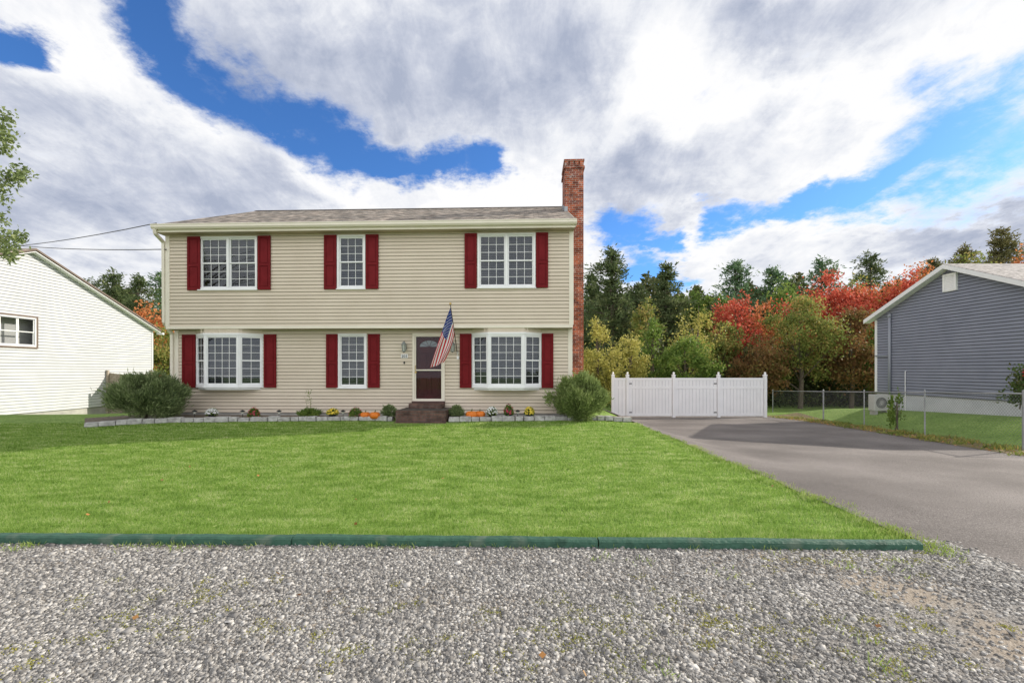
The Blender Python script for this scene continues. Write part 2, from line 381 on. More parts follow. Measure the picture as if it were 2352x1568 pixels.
V = np.stack([P-sd, P+sd, P+lean*H[:, None]], 1).reshape(-1, 3)
m_blade = M('grass_blades', [(.075,.145,.022),(.21,.36,.06),(.37,.50,.13),(.72,.72,.42)], 2.6, .6, island=.62, transl=.5, spec=.2, lo=.34, hi=.66, detail=12, stretch=(.8,1.9,1))
o = np_obj('grass', V, 3, m_blade); tag(o, 'mown green grass of the front lawn', 'grass', kind='stuff')
def tufts(name, pts, per, h, mat, label, cat, spread=.05, w=.006):
    P = np.repeat(np.array(pts, float), per, 0); n = len(P)
    P[:, :2] += rng.normal(0, spread, (n, 2))
    if len(pts[0]) == 2: P = np.concatenate([P, gz(P[:, 0], P[:, 1])[:, None]], 1)
    d = rng.normal(0, .6, (n, 3)); d[:, 2] = 1
    o = leaves(name, P, d, h*rng.uniform(.4, 1.1, n), w, mat); tag(o, label, cat, kind='stuff'); return o
pts = []
for _ in range(260):
    k = rng.choice(8); c = [(-2.2,3.0),(-1.0,2.6),(.5,2.35),(1.2,2.8),(2.9,3.6),(.3,2.6),(-2.4,2.4),(1.9,2.5)][k]; pts.append((c[0]+rng.normal(0,.45), c[1]+rng.normal(0,.22)))
pts = [p for p in pts if p[1] < 3.85 and p[0] < 3.6]
m_moss = leafmat('moss', [(.14,.18,.03),(.38,.38,.08),(.58,.5,.12)], .2)
tufts('moss', pts, 60, .014, m_moss, 'yellow green moss and tiny weeds in the gravel', 'moss', .028, .007)
pts = [(rng.uniform(-4.6, 3.5), 3.9+rng.normal(0, .03)) for _ in range(60)]+[(3.55+rng.normal(0,.06), 3.7+rng.random()**1.5*7) for _ in range(120)]
pts += [(rng.uniform(.5, 3.4), rng.uniform(2.2, 3.8)) for _ in range(12)]
tufts('edge_grass', pts, 20, .06, leafmat('edge_grass_blades', [(.12,.22,.04),(.32,.42,.10),(.52,.5,.24)], .35), 'longer tufts of grass along the lawn edges', 'grass', .055)
pts = [(dr_right(y)+rng.uniform(0, .9), y) for y in rng.uniform(7.5, 21, 90)]
tufts('strip_weeds', pts, 26, .13, L_mix, 'weeds and ground cover in the strip by the wire fence', 'weeds', .12, .03)
n = 420
P = np.stack([rng.uniform(-5, 3.5, n), rng.uniform(2.0, 7, n)], 1)
m_ = rng.random(n) < .7; ysx = rng.uniform(7.5, 20, n)
P[m_, 1] = ysx[m_]; P[m_, 0] = np.array([dr_right(y) for y in ysx[m_]])+rng.uniform(-.15, .8, m_.sum())
P = np.concatenate([P, (gz(P[:, 0], P[:, 1])+.022)[:, None]], 1); d = rng.normal(size=(n, 3)); d[:, 2] *= .2
keepn = rng.random(n) < np.where(m_, 1, .17)
o = leaves('fallen_leaves', P[keepn], d[keepn], np.where(m_, .07, .04)[keepn], .035, leafmat('dry_leaves', [(.25,.12,.05),(.5,.24,.08),(.4,.27,.14)], .1, .9)); tag(o, 'scattered brown and orange fallen leaves', 'leaves', kind='stuff')

tj = [(-40, 400, 'leftmost green painted landscape timber at the lawn edge'), (402, 674, 'second green landscape timber from the left, the shortest'), (677, 1371, 'green landscape timber in the middle of the lawn edge'), (1374, 2108, 'rightmost green landscape timber ending near the driveway')]
for a, b_, lab in tj:
    ya = np.interp(a, [0, 2110], [3.99, 3.83]); yb = np.interp(b_, [0, 2110], [3.99, 3.83])
    if a == 677: ya += .014
    A = Vector((WX(a, ya), ya, .028)); B = Vector((WX(b_, yb), yb, .026))
    mb = MB(); mid = (A+B)/2; d = (B-A); L = d.length; d.normalize(); nseg = 16
    prof = [(-.05,-.05),(.05,-.05),(.05,.028),(.034,.040),(-.034,.040),(-.05,.026)]
    nrm = Vector((-d.y, d.x, 0)); np_ = len(prof)
    for i in range(nseg+1):
        c = A+d*(L*i/nseg)+Vector((0,random.uniform(-.003,.003),random.uniform(-.004,.004)))
        for yy, zz in prof: mb.v.append(tuple(c+nrm*yy+Vector((0,0,zz))))
    for i in range(nseg):
        for k in range(np_): mb.f.append((i*np_+k, i*np_+(k+1) % np_, (i+1)*np_+(k+1) % np_, (i+1)*np_+k))
    mb.f += [tuple(range(np_)), tuple(nseg*np_+k for k in range(np_-1, -1, -1))]; mb.m = [0]*len(mb.f)
    o = mb.build('landscape_timber', m_timber, org=tuple(mid-Vector((0,0,.03)))); tag(o, lab, 'timber', 'landscape timbers edging the lawn')

# ------------------------------------------------------------ siding
def siding(mb, mapf, lim, z0, z1, opens=(), exp=.105, lip=.02, gap=.011):  # gap is the height of the painted shade strip at each lap
    z = z0
    while z < z1-1e-4:
        zt = min(z+exp, z1); zc = (z+zt)/2
        a0, a1 = lim(z); b0, b1 = lim(zt)
        if a1-a0 > .02:
            segs = [((a0, b0), (a1, b1))]
            for (o0, o1, p0, p1) in opens:
                if p0 < zc < p1:
                    ns = []
                    for (l, r) in segs:
                        if o1 <= max(l) or o0 >= min(r): ns.append((l, r)); continue
                        if o0 > l[0]: ns.append((l, (o0, o0)))
                        if o1 < r[0]: ns.append(((o1, o1), r))
                    segs = ns
            for (l, r) in segs:
                zg = z+gap
                mb.add([mapf(l[0], lip, z), mapf(r[0], lip, z), mapf(r[0], .004, z), mapf(l[0], .004, z)], [(0,1,2,3)], 1)  # lap underside, coloured dark as if shaded
                mb.add([mapf(l[0], lip-.006, z), mapf(r[0], lip-.006, z), mapf(r[0], lip, zg), mapf(l[0], lip, zg)], [(0,1,2,3)], 1)  # dark strip along the lap edge imitates its shadow line
                mb.add([mapf(l[0], lip, zg), mapf(r[0], lip, zg), mapf(r[1], .004, zt), mapf(l[1], .004, zt)], [(0,1,2,3)], 0)
        z = zt

# ------------------------------------------------------------ main house
TH = R(-2.2); OX, OY = -4.3, 13.6
ex = (math.cos(TH), math.sin(TH)); ey = (-math.sin(TH), math.cos(TH))
OE = OX*ey[0]+OY*ey[1]
def LU(px, v, py=None):
    a = (px-CX)/F; t = (v+OE)/(a*ey[0]+ey[1])
    u = (a*t-OX)*ex[0]+(t-OY)*ex[1]
    return u if py is None else (u, CH+t*(HY-py)/F)
def toW(u, v, z=0): return (OX+u*ex[0]+v*ey[0], OY+u*ex[1]+v*ey[1], z)
house = thing('house', 'two storey beige clapboard house with red shutters and brick chimney', 'house', (OX, OY, 0), TH)
UL, UR = -6.2, 6.08; V1 = .35; ZB2, ZE = 2.80, 5.70; VB = 9.3
z2h = LU(807, 0, 540)[1]; z2s = LU(807, 0, 663)[1]; z1h = LU(810, V1, 766)[1]; z1s = LU(810, V1, 890)[1]
W2 = [(458, 592, 2), (775, 840, 1), (1097, 1230, 2)]
op2 = [(LU(a, 0), LU(b, 0), z2s, z2h) for a, b, k in W2]
sw = (LU(777, V1), LU(843, V1), z1s, z1h)
bays = [-4.485, 4.13]; BW = 1.07
dz0, dz1 = .56, LU(985, V1, 765)[1]
dr = (LU(948, V1), LU(1022, V1))
op1 = [sw, (dr[0], dr[1], dz0, dz1)]+[(c-BW, c+BW, z1s, z1h) for c in bays]
mb = MB(); cut = lambda o, e=.03: [(a+e, b-e, c+e, d-e) for a, b, c, d in o]
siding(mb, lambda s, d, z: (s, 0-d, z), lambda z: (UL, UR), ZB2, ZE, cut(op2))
mb.build('upper_front_wall', [m_siding, m_sideshade], house)
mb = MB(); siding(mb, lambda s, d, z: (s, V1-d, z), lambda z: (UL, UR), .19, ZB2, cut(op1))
mb.build('lower_front_wall', [m_siding, m_sideshade], house)
RV, RZ = 4.63, 7.95; EV = -.35
def roofz(v): return RZ-.1-(RZ-5.82)*abs(v-RV)/(RV-EV)
for sgn, U in ((-1, UL), (1, UR)):
    mb = MB()
    def lim(z, sgn=sgn):
        if z <= roofz(0): return (0 if z > ZB2 else V1, VB)
        k = (RZ-.1-z)/(RZ-5.82)*(RV-EV); return (RV-k, RV+k)
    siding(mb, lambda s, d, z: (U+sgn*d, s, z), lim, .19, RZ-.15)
    mb.build('gable_wall', [m_siding, m_sideshade], house)
mb = MB(); mb.box(UL+.02, UR-.02, VB-.1, VB, .19, ZE)
mb.build('rear_wall', m_siding, house)
mb = MB(); mb.box(UL+.02, UR-.02, V1+.015, VB-.12, -.4, .2); mb.build('foundation', m_conc, house)
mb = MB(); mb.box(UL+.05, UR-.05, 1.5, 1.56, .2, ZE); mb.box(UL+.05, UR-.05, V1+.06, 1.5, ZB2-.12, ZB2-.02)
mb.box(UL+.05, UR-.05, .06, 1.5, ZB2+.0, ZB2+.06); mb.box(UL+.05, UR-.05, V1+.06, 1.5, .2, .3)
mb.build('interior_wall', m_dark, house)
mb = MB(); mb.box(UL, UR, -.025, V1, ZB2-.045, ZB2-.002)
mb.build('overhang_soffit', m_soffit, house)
mb = MB(); mb.box(UL-.01, UR+.01, -.035, -.002, ZB2-.05, ZB2+.035); mb.build('skirt_board', m_cream, house)
for (u0, u1, v, za, zb) in ((UL-.03, UL+.1, 0, ZB2+.036, ZE), (UR-.1, UR+.03, 0, ZB2+.036, ZE), (UL-.03, UL+.1, V1, .19, ZB2-.05), (UR-.1, UR+.03, V1, .19, ZB2-.05)):
    mb = MB(); mb.box(u0, u1, v-.03, v+.1, za, zb); mb.build('corner_board', m_cream, house, bevel=.004)
RL, RR = -6.29, 6.14
mb = MB()
mb.extx([(EV, 5.82), (RV, RZ), (2*RV-EV, 5.82), (2*RV-EV, 5.74), (RV, RZ-.09), (EV, 5.74)], RL, RR)
roof = mb.build('roof', m_shingle, house)
mb = MB(); mb.extx([(RV-.12, RZ-.03), (RV, RZ+.03), (RV+.12, RZ-.03), (RV, RZ+.005)], RL-.005, RR+.005); mb.build('ridge_cap', M('ridge', (.12,.10,.09), rough=.9), roof)
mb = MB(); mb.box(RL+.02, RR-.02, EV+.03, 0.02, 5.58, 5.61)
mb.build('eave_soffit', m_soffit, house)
mb = MB(); mb.box(RL+.01, RR-.01, EV, EV+.03, 5.585, 5.735)
mb.build('fascia', m_cream, house)
mb = MB(); mb.extx([(EV-.003, 5.80), (EV-.125, 5.80), (EV-.13, 5.785), (EV-.115, 5.75), (EV-.12, 5.71), (EV-.08, 5.66), (EV-.003, 5.66)], RL-.03, RR+.03)
gut = mb.build('gutter', m_cream, house)
for sgn, U in ((-1, RL), (1, RR)):
    mb = MB(); a, b_ = (U-.02, U+.0) if sgn < 0 else (U, U+.02)
    mb.extx([(EV, 5.81), (RV, RZ-.01), (2*RV-EV, 5.81), (2*RV-EV, 5.62), (RV, RZ-.2), (EV, 5.62)], a-.002*sgn*-1, b_+.002)
    mb.build('rake_board', m_cream, house)
mb = MB()
pp = [(RL+.05, EV-.06, 5.68), (RL+.03, EV-.02, 5.55), (UL-.09, -.02, 5.38), (UL-.09, -.0, 2.95), (UL-.09, V1-.04, 2.62), (UL-.09, V1-.04, .2), (UL-.12, V1-.2, .12)]
for a, b_ in zip(pp[:-1], pp[1:]): mb.bar(a, b_, .085, .065)
mb.build('downspout', m_cream, house)
mb = MB(); CU0, CU1, CV0, CV1, CZ = 6.05, 6.70, 2.5, 3.65, 8.84
mb.box(CU0, CU1, CV0, CV1, -.3, CZ-.32)
mb.box(CU0-.04, CU1+.04, CV0-.04, CV1+.04, CZ-.32, CZ-.24); mb.box(CU0-.01, CU1+.01, CV0-.01, CV1+.01, CZ-.24, CZ-.2)
for k in range(4):
    uu = CU0+.0+k*(CU1-CU0-.12)/3; mb.box(uu, uu+.12, CV0-.02, CV1+.02, CZ-.2, CZ-.06)
mb.box(CU0+.02, CU1-.02, CV0+.05, CV1-.05, CZ-.2, CZ-.06)
mb.box(CU0-.03, CU1+.03, CV0-.03, CV1+.03, CZ-.06, CZ)
ch = mb.build('chimney', m_brick, house)
mb = MB()
mb.extx([(CV0-.02, roofz(CV0)+.08), (CV1, roofz(CV1)+.1), (CV1, roofz(CV1)+.25), (CV0-.02, roofz(CV0)+.27)], CU0-.015, CU0-.005)
mb.box(CU0-.015, CU0+.1, CV0-.016, CV0-.005, roofz(CV0)+.06, roofz(CV0)+.27)
mb.build('flashing', m_metal, ch)

def plane_map(origin, ang):
    ca, sa = math.cos(ang), math.sin(ang)
    return lambda s, d, z: (origin[0]+s*ca+d*sa, origin[1]+s*sa-d*ca, z)
def mbox(mb, mp, s0, s1, d0, d1, z0, z1, mi=0):
    vs = [mp(s0,d1,z0), mp(s1,d1,z0), mp(s1,d0,z0), mp(s0,d0,z0), mp(s0,d1,z1), mp(s1,d1,z1), mp(s1,d0,z1), mp(s0,d0,z1)]
    mb.add(vs, [(0,3,2,1),(4,5,6,7),(0,1,5,4),(1,2,6,5),(2,3,7,6),(3,0,4,7)], mi)
def ring(mb, mp, s0, s1, z0, z1, w, d0, d1):
    mbox(mb, mp, s0, s1, d0, d1, z1-w, z1); mbox(mb, mp, s0, s1, d0, d1, z0, z0+w)
    mbox(mb, mp, s0, s0+w, d0, d1, z0+w, z1-w); mbox(mb, mp, s1-w, s1, d0, d1, z0+w, z1-w)
def sash_set(ms, mg, mp_, mbl, mp, s0, s1, z0, z1, cols=3, rows=2, dh=True, off=0, blind=1.0):
    zm = (z0+z1)/2; gw = .0062
    parts = [(z0, zm+.02, off-.02), (zm-.02, z1, off)] if dh else [(z0, z1, off)]
    if not dh: rows = rows*2
    for a, b_, d in parts:
        ring(ms, mp, s0, s1, a, b_, .038, d-.03, d)
        i0, i1, j0, j1 = s0+.038, s1-.038, a+.038, b_-.038
        v = [mp(i0, d-.02, j0), mp(i1, d-.02, j0), mp(i1, d-.02, j1), mp(i0, d-.02, j1)]; mp_.add(v, [(0,1,2,3)])
        for k in range(1, cols): s = i0+(i1-i0)*k/cols; mbox(mg, mp, s-gw, s+gw, d-.018, d-.008, j0, j1)
        for k in range(1, rows): z = j0+(j1-j0)*k/rows; mbox(mg, mp, i0, i1, d-.0175, d-.0085, z-gw, z+gw)
    if blind:
        z = z1-.04
        while z > z1-(z1-z0)*float(blind)+.03:
            vs = [mp(s0+.03, off-.085, z), mp(s1-.03, off-.085, z), mp(s1-.03, off-.115, z+.02), mp(s0+.03, off-.115, z+.02)]
            mbl.add(vs, [(0,1,2,3)]); z -= .046
def window(u0, u1, z0, z1, v, units, blind=(1,)):
    mp = plane_map((0, v), 0); mf = MB(); ms = MB(); mg = MB(); mpn = MB(); mbl = MB()
    ring(mf, mp, u0, u1, z0, z1, .06, -.12, .045); mbox(mf, mp, u0-.02, u1+.02, .0, .07, z0-.03, z0-.001)
    w = (u1-u0-.12)
    for k in range(units):
        a = u0+.06+w*k/units; b_ = u0+.06+w*(k+1)/units
        if k: mbox(mf, mp, a-.035, a+.035, -.1, .044, z0+.06, z1-.06)
        a2 = a+(.035 if k else 0); b2 = b_-(.035 if k < units-1 else 0)
        sash_set(ms, mg, mpn, mbl, mp, a2, b2, z0+.06, z1-.06, 3, 3, off=.0, blind=blind[k])
    f = mf.build('window', m_white, house, bevel=.004)
    ms.build('sash', m_white, f); mg.build('grille', m_white, f); mpn.build('pane', m_glass, f)
    if mbl.v: mbl.build('blind', m_blind, f)
window(*op2[0], 0, 2, [.45, .6]); window(*op2[1], 0, 1, [1]); window(*op2[2], 0, 2, [.9, .95]); window(*sw, V1, 1, [1])
def bay(c):
    FL = .54; pr = .36; z0, z1 = z1s, z1h
    A = (c-BW, V1); B = (c-BW+FL, V1-pr); Cc = (c+BW-FL, V1-pr); D = (c+BW, V1)
    mf = MB(); ms = MB(); mg = MB(); mpn = MB(); mbl = MB()
    for (p, q, dh) in ((A, B, True), (B, Cc, False), (Cc, D, True)):
        L = math.hypot(q[0]-p[0], q[1]-p[1]); ang = math.atan2(q[1]-p[1], q[0]-p[0]); mp = plane_map(p, ang)
        ring(mf, mp, .0, L, z0+.05, z1-.05, .05, -.07, .012)
        sash_set(ms, mg, mpn, mbl, mp, .05, L-.05, z0+.1, z1-.1, 4 if not dh else 2, 3, dh=dh, off=-.01)
    def ofs(k): return [(c-BW-k, V1+.04), (c-BW-k, V1-.002), (c-BW+FL-k*.6, V1-pr-k), (c+BW-FL+k*.6, V1-pr-k), (c+BW+k, V1-.002), (c+BW+k, V1+.04)]
    mf.extz(ofs(.035), z0, z0+.055); mf.extz(ofs(.03), z1-.055, z1)
    f = mf.build('bay_window', m_white, house)
    ms.build('sash', m_white, f); mg.build('grille', m_white, f); mpn.build('pane', m_glass, f); mbl.build('blind', m_blind, f)
    mh = MB(); mh.extz(ofs(.0), z1+.001, ZB2-.046)
    for k in range(13):
        x = c-BW+FL-.1+k*(2*(BW-FL)+.2)/12; mh.box(x-.008, x+.008, V1-pr-.012, V1-pr-.001, z1+.004, ZB2-.05)
    mh.build('head_panel', m_siding, f)
    mu = MB(); mu.extz([(x*.97+c*.03, y+.02) for x, y in ofs(0)], z0-.06, z0-.001); mu.build('sill_board', m_white, f)
for c in bays: bay(c)
def shutter(pa, pb, z0, z1, v):
    u0, u1 = LU(pa, v-.05), LU(pb, v-.05); mb = MB(); d0 = v-.024
    mb.box(u0, u1, d0-.022, d0, z0, z1)
    st = .06; zm = z0+(z1-z0)*.46
    F0, F1 = d0-.042, d0-.022
    for a, b_ in ((z0, z0+.08), (z1-.07, z1), (zm-.035, zm+.035)): mb.box(u0, u1, F0, F1, a, b_)
    for a, b_ in ((z0+.08, zm-.035), (zm+.035, z1-.07)):
        mb.box(u0, u0+st, F0, F1, a, b_); mb.box(u1-st, u1, F0, F1, a, b_)
        mb.box(u0+st+.03, u1-st-.03, d0-.034, F1, a+.03, b_-.03)
    mb.build('shutter', m_red, house, bevel=.005)
for a, b_ in ((430, 460), (592, 621), (744, 773), (840, 869), (1067, 1095), (1231, 1259)): shutter(a, b_, z2s-.02, z2h+.0, 0)
for a, b_ in ((418, 449), (606, 634), (749, 776), (845, 872), (1056, 1083), (1244, 1271)): shutter(a, b_, z1s-.0, z1h-.02, V1)
mp = plane_map((0, V1), 0); u0, u1 = dr
fr = MB(); ring(fr, mp, u0, u1, dz0, dz1, .07, -.1, .05)
mb = MB(); a0, a1, b0, b1 = u0+.075, u1-.075, dz0+.05, dz1-.075
mbox(mb, mp, a0, a1, -.1, -.06, b0, b1)
zmid = b0+(b1-b0)*.45
for (s0, s1) in ((a0+.1, (a0+a1)/2-.04), ((a0+a1)/2+.04, a1-.1)):
    for (c0, c1) in ((b0+.14, b0+.72), (b0+.84, b0+1.42)):
        ring(mb, mp, s0, s1, c0, c1, .02, -.06, -.045); mbox(mb, mp, s0+.05, s1-.05, -.06, -.048, c0+.05, c1-.05)
door = mb.build('door', m_door, house, bevel=.003)
fr.build('door_frame', m_cream, door, bevel=.004)
mb = MB(); cxm = (a0+a1)/2; vs = [mp(cxm, -.052, b1-.34)]+[mp(cxm+.3*math.cos(t), -.052, b1-.34+.2*math.sin(t)) for t in [math.pi*k/14 for k in range(15)]]
mb.add(vs, [(0, k, k+1) for k in range(1, 15)]); mb.build('fan_light', M('fanlight_glass', (.25,.27,.28), rough=.15), door)
mb = MB()
for t in [math.pi*k/5 for k in range(6)]:
    mb.bar(mp(cxm, -.045, b1-.34), mp(cxm+.3*math.cos(t), -.045, b1-.34+.2*math.sin(t)), .012, .01)
for k in range(14):
    t, t2 = math.pi*k/14, math.pi*(k+1)/14
    mb.bar(mp(cxm+.3*math.cos(t), -.045, b1-.34+.2*math.sin(t)), mp(cxm+.3*math.cos(t2), -.045, b1-.34+.2*math.sin(t2)), .022, .01)
mb.build('fan_light_bars', m_door, door)
mb = MB(); ring(mb, mp, u0+.072, u1-.072, dz0+.03, dz1-.072, .035, -.005, .03); mbox(mb, mp, u0+.105, u1-.105, -.002, .028, zmid-.0, zmid+.04)
sd_ = mb.build('storm_door', m_cream, door, bevel=.003)
mb = MB(); mb.add([mp(u0+.105, .01, dz0+.06), mp(u1-.105, .01, dz0+.06), mp(u1-.105, .01, dz1-.105), mp(u0+.105, .01, dz1-.105)], [(0,1,2,3)])
mb.build('storm_glass', glassmat('storm_glass', .02), door)
mb = MB(); mb.tube([mp(u0+.1, .03, zmid+.0), mp(u0+.1, .075, zmid+.02), mp(u0+.1, .075, zmid+.14), mp(u0+.1, .03, zmid+.16)], .009)
mb.lathe(mp(u0+.1, .03, zmid-.07), [(.03,0),(.03,.05)], 10); mb.build('door_handle', m_brass, door, smooth=False)
mb = MB(); mbox(mb, mp, u0-.01, u1+.01, -.1, .1, dz0-.05, dz0-.001); mb.build('threshold', M('threshold', (.09,.05,.045), rough=.7), door)
def lantern(px):
    u, z = LU(px, V1-.1, 806); mb = MB(); z -= .02; v = V1-.16
    mb.box(u-.045, u+.045, V1-.035, V1-.01, z+.06, z+.24)
    mb.tube([(u, V1-.03, z+.2), (u, V1-.1, z+.32), (u, v, z+.31)], .009)
    mb.lathe((u, v, z+.21), [(.085,0),(.075,.02),(.03,.085),(.012,.11)], 12)
    for k in range(6):
        a = k*math.pi/3; mb.bar((u+.07*math.cos(a), v+.07*math.sin(a), z+.21), (u+.045*math.cos(a), v+.045*math.sin(a), z+.01), .01, .01)
    mb.lathe((u, v, z-.03), [(.01,0),(.05,.03),(.05,.045)], 12)
    o = mb.build('wall_lantern', M('lantern_metal', (.24,.26,.24), rough=.5, metallic=.3), house)
    g = MB(); g.lathe((u, v, z+.015), [(.04,0),(.062,.19)], 12); g.build('lantern_glass', M('lantern_glass', (.45,.47,.43), rough=.2), o)
lantern(929); lantern(1040)
u, z = LU(929, V1-.03, 822); mb = MB(); mb.box(u-.105, u+.105, V1-.035, V1-.02, z, z+.12)
pl = mb.build('number_plaque', m_white, house, bevel=.004)
tcv = bpy.data.curves.new('house_number', 'FONT'); tcv.body = '203'; tcv.size = .12; tcv.align_x = 'CENTER'; tcv.extrude = .003
to = bpy.data.objects.new('tmp', tcv); C.objects.link(to); bpy.context.view_layer.update()
me = bpy.data.meshes.new_from_object(to.evaluated_get(bpy.context.evaluated_depsgraph_get())); bpy.data.objects.remove(to)
me.materials.clear(); me.materials.append(m_black); o = bpy.data.objects.new('house_number', me); C.objects.link(o); o.parent = pl
o.location = (u, V1-.039, z+.018); o.rotation_euler = (R(90), 0, 0)
mb = MB(); u, z = LU(929, V1, 833); mb.box(u-.02, u+.02, V1-.04, V1-.02, z-.03, z+.04); mb.build('doorbell', m_black, house, bevel=.004)
mb = MB(); u, z = LU(1052, V1, 822); mb.box(u-.03, u+.03, V1-.035, V1-.02, z-.04, z+.06); mb.build('flag_bracket_plate', m_white, house)
st = thing('front_stoop', 'dark brick front stoop with two steps below the door', 'steps', toW(LU(969, -.6), 0), TH)
ORG = Vector((0,0,0))
du = (dr[0]+dr[1])/2-LU(969, -.6)
mb = MB(); mb.box(-.70, .72, -.80, V1-.01, -.05, .37); mb.build('platform', m_stoop, st, bevel=.012)
mb = MB(); mb.box(du-.5, du+.5, -.12, V1-.012, .372, .51); mb.build('step', m_stoop, st, bevel=.01)
mb = MB(); mb.box(-.72, .74, -.97, -.81, -.05, .05); mb.build('lower_tread', m_stoop, st, bevel=.01)

# flag
fr_ = thing('flag', 'american flag on a pole mounted right of the front door', 'flag', (WX(1051, 13.85), 13.85, WZ(815, 13.85)), world=True)
B0 = Vector((WX(1051, 13.86), 13.86, WZ(815, 13.86))); T0 = Vector((WX(1034.5, 12.72), 12.72, WZ(700, 12.72)))
mb = MB(); mb.tube([B0, T0], .013, 8); mb.build('pole', M('pole_dark', (.10,.08,.07), rough=.4), fr_, smooth=True)
mb = MB(); mb.lathe(T0, [(.005,-.01),(.028,.01),(.035,.03),(.026,.055),(.004,.07)], 12); mb.build('finial', m_brass, fr_, smooth=True)
mb = MB(); mb.tube([B0+Vector((0,.03,-.03)), B0+Vector((0,-.08,.09))], .022, 10); mb.build('bracket', m_white, fr_)
h0 = T0+(B0-T0)*.04; h1 = T0+(B0-T0)*.55
f0 = Vector((WX(988, 12.95), 12.95, WZ(845, 12.95))); f1 = Vector((WX(1020, 13.15), 13.1, WZ(832, 13.15)))
def fp(h, f):
    a = h0.lerp(h1, h); b_ = f0.lerp(f1, h); p = a.lerp(b_, f)
    am = min(1, f*2.5)
    p = p+Vector((.02*math.sin(h*9+f*3), .045*math.sin(h*11+f*4), 0))*am
    p.x += -.10*math.sin(math.pi*f)*(1-h)*.4+.05*math.sin(math.pi*f)*h*.7
    p.z -= .06*math.sin(math.pi*f)*h
    return p
mb = MB(); NH, NF = 39, 50
mb.v = [tuple(fp(i/NH, j/NF)) for i in range(NH+1) for j in range(NF+1)]
for i in range(NH):
    for j in range(NF):
        mb.f.append((i*(NF+1)+j, (i+1)*(NF+1)+j, (i+1)*(NF+1)+j+1, i*(NF+1)+j+1)); s_ = i//3
        mb.m.append(2 if (s_ < 7 and j < 20) else (0 if s_ % 2 == 0 else 1))
cloth = mb.build('flag_cloth', [M('flag_red', (.60,.02,.035), rough=.8, transl=.35), M('flag_white', (.9,.9,.9), rough=.8, transl=.35), M('flag_blue', (.025,.05,.26), rough=.8, transl=.3)], fr_, smooth=True)
for r_ in range(9):
    for c_ in range(6 if r_ % 2 == 0 else 5):
        h = (r_+1)/10*7/13; f = ((c_*2+(1 if r_ % 2 == 0 else 2))/12)*.4
        p = fp(h, f); a = (fp(h+.01, f)-p).normalized(); b_ = (fp(h, f+.01)-p).normalized(); nn = a.cross(b_).normalized()
        if nn.y > 0: nn = -nn
        ring_ = [p+nn*.004+(a*math.cos(k*math.pi/5)+b_*math.sin(k*math.pi/5))*(.022 if k % 2 == 0 else .009) for k in range(10)]
        mb = MB(); mb.add(ring_, [tuple(range(10))]); mb.build('star', m_white, cloth)

# garden bed and stone edging
left_px = [(195,978),(250,976),(290,974),(400,970),(600,967.5),(800,965.5),(903,966)]
right_px = [(1030,968),(1120,967),(1250,965.5),(1400,964),(1452,963)]
def gp(px, py, z=.05): Y = (CH-z)*F/(py-HY); return Vector((WX(px, Y), Y, 0))
for pts_, lab, nm in ((left_px, 'long curved row of grey stone edging left of the front steps', 0), (right_px, 'short row of grey stone edging right of the front steps', 1)):
    P = [gp(*p) for p in pts_]; segL = [0]
    for a, b_ in zip(P[:-1], P[1:]): segL.append(segL[-1]+(b_-a).length)
    rt = thing('stone_edging', lab, 'stone edging', (P[0].x, P[0].y, G(P[0].x, P[0].y)), world=True, group='stone edging of the flower beds')
    s = 0
    while s < segL[-1]-.1:
        L = random.uniform(.22, .36); L = min(L, segL[-1]-s); sc = s+L/2
        x = np.interp(sc, segL, [p.x for p in P]); y = np.interp(sc, segL, [p.y for p in P]); x2 = np.interp(sc+.05, segL, [p.x for p in P]); y2 = np.interp(sc+.05, segL, [p.y for p in P])
        a = math.atan2(y2-y, x2-x)+random.gauss(0, .05); h = random.uniform(.115, .15); mb = MB()
        mb.obox((x, y, G(x, y)+h/2-.01), (L-.014, random.uniform(.17, .21), h), Matrix.Rotation(a, 3, 'Z'))
        mb.v = [(vx+random.uniform(-.012,.012), vy+random.uniform(-.012,.012), vz+random.uniform(-.008,.008)) for vx, vy, vz in mb.v]
        mb.build('stone_block', m_stone, rt, bevel=.018); s += L
    poly = [(p.x, p.y+.02) for p in P]
    wallpts = [toW(LU(px, V1), V1+.1) for px in (([905, 600, 330]) if nm == 0 else ([1452, 1240, 1028]))]
    poly2 = poly+[(w[0], w[1]) for w in wallpts]+([(-12.4, 13.2)] if nm == 0 else [])
    mb = MB(); mb.extz(poly2, -.03, .115); o = mb.build('garden_bed', m_soil, org=(0,0,0)); struct(o, ('mulched flower bed left of the front steps', 'mulched flower bed right of the front steps')[nm], 'flower bed')

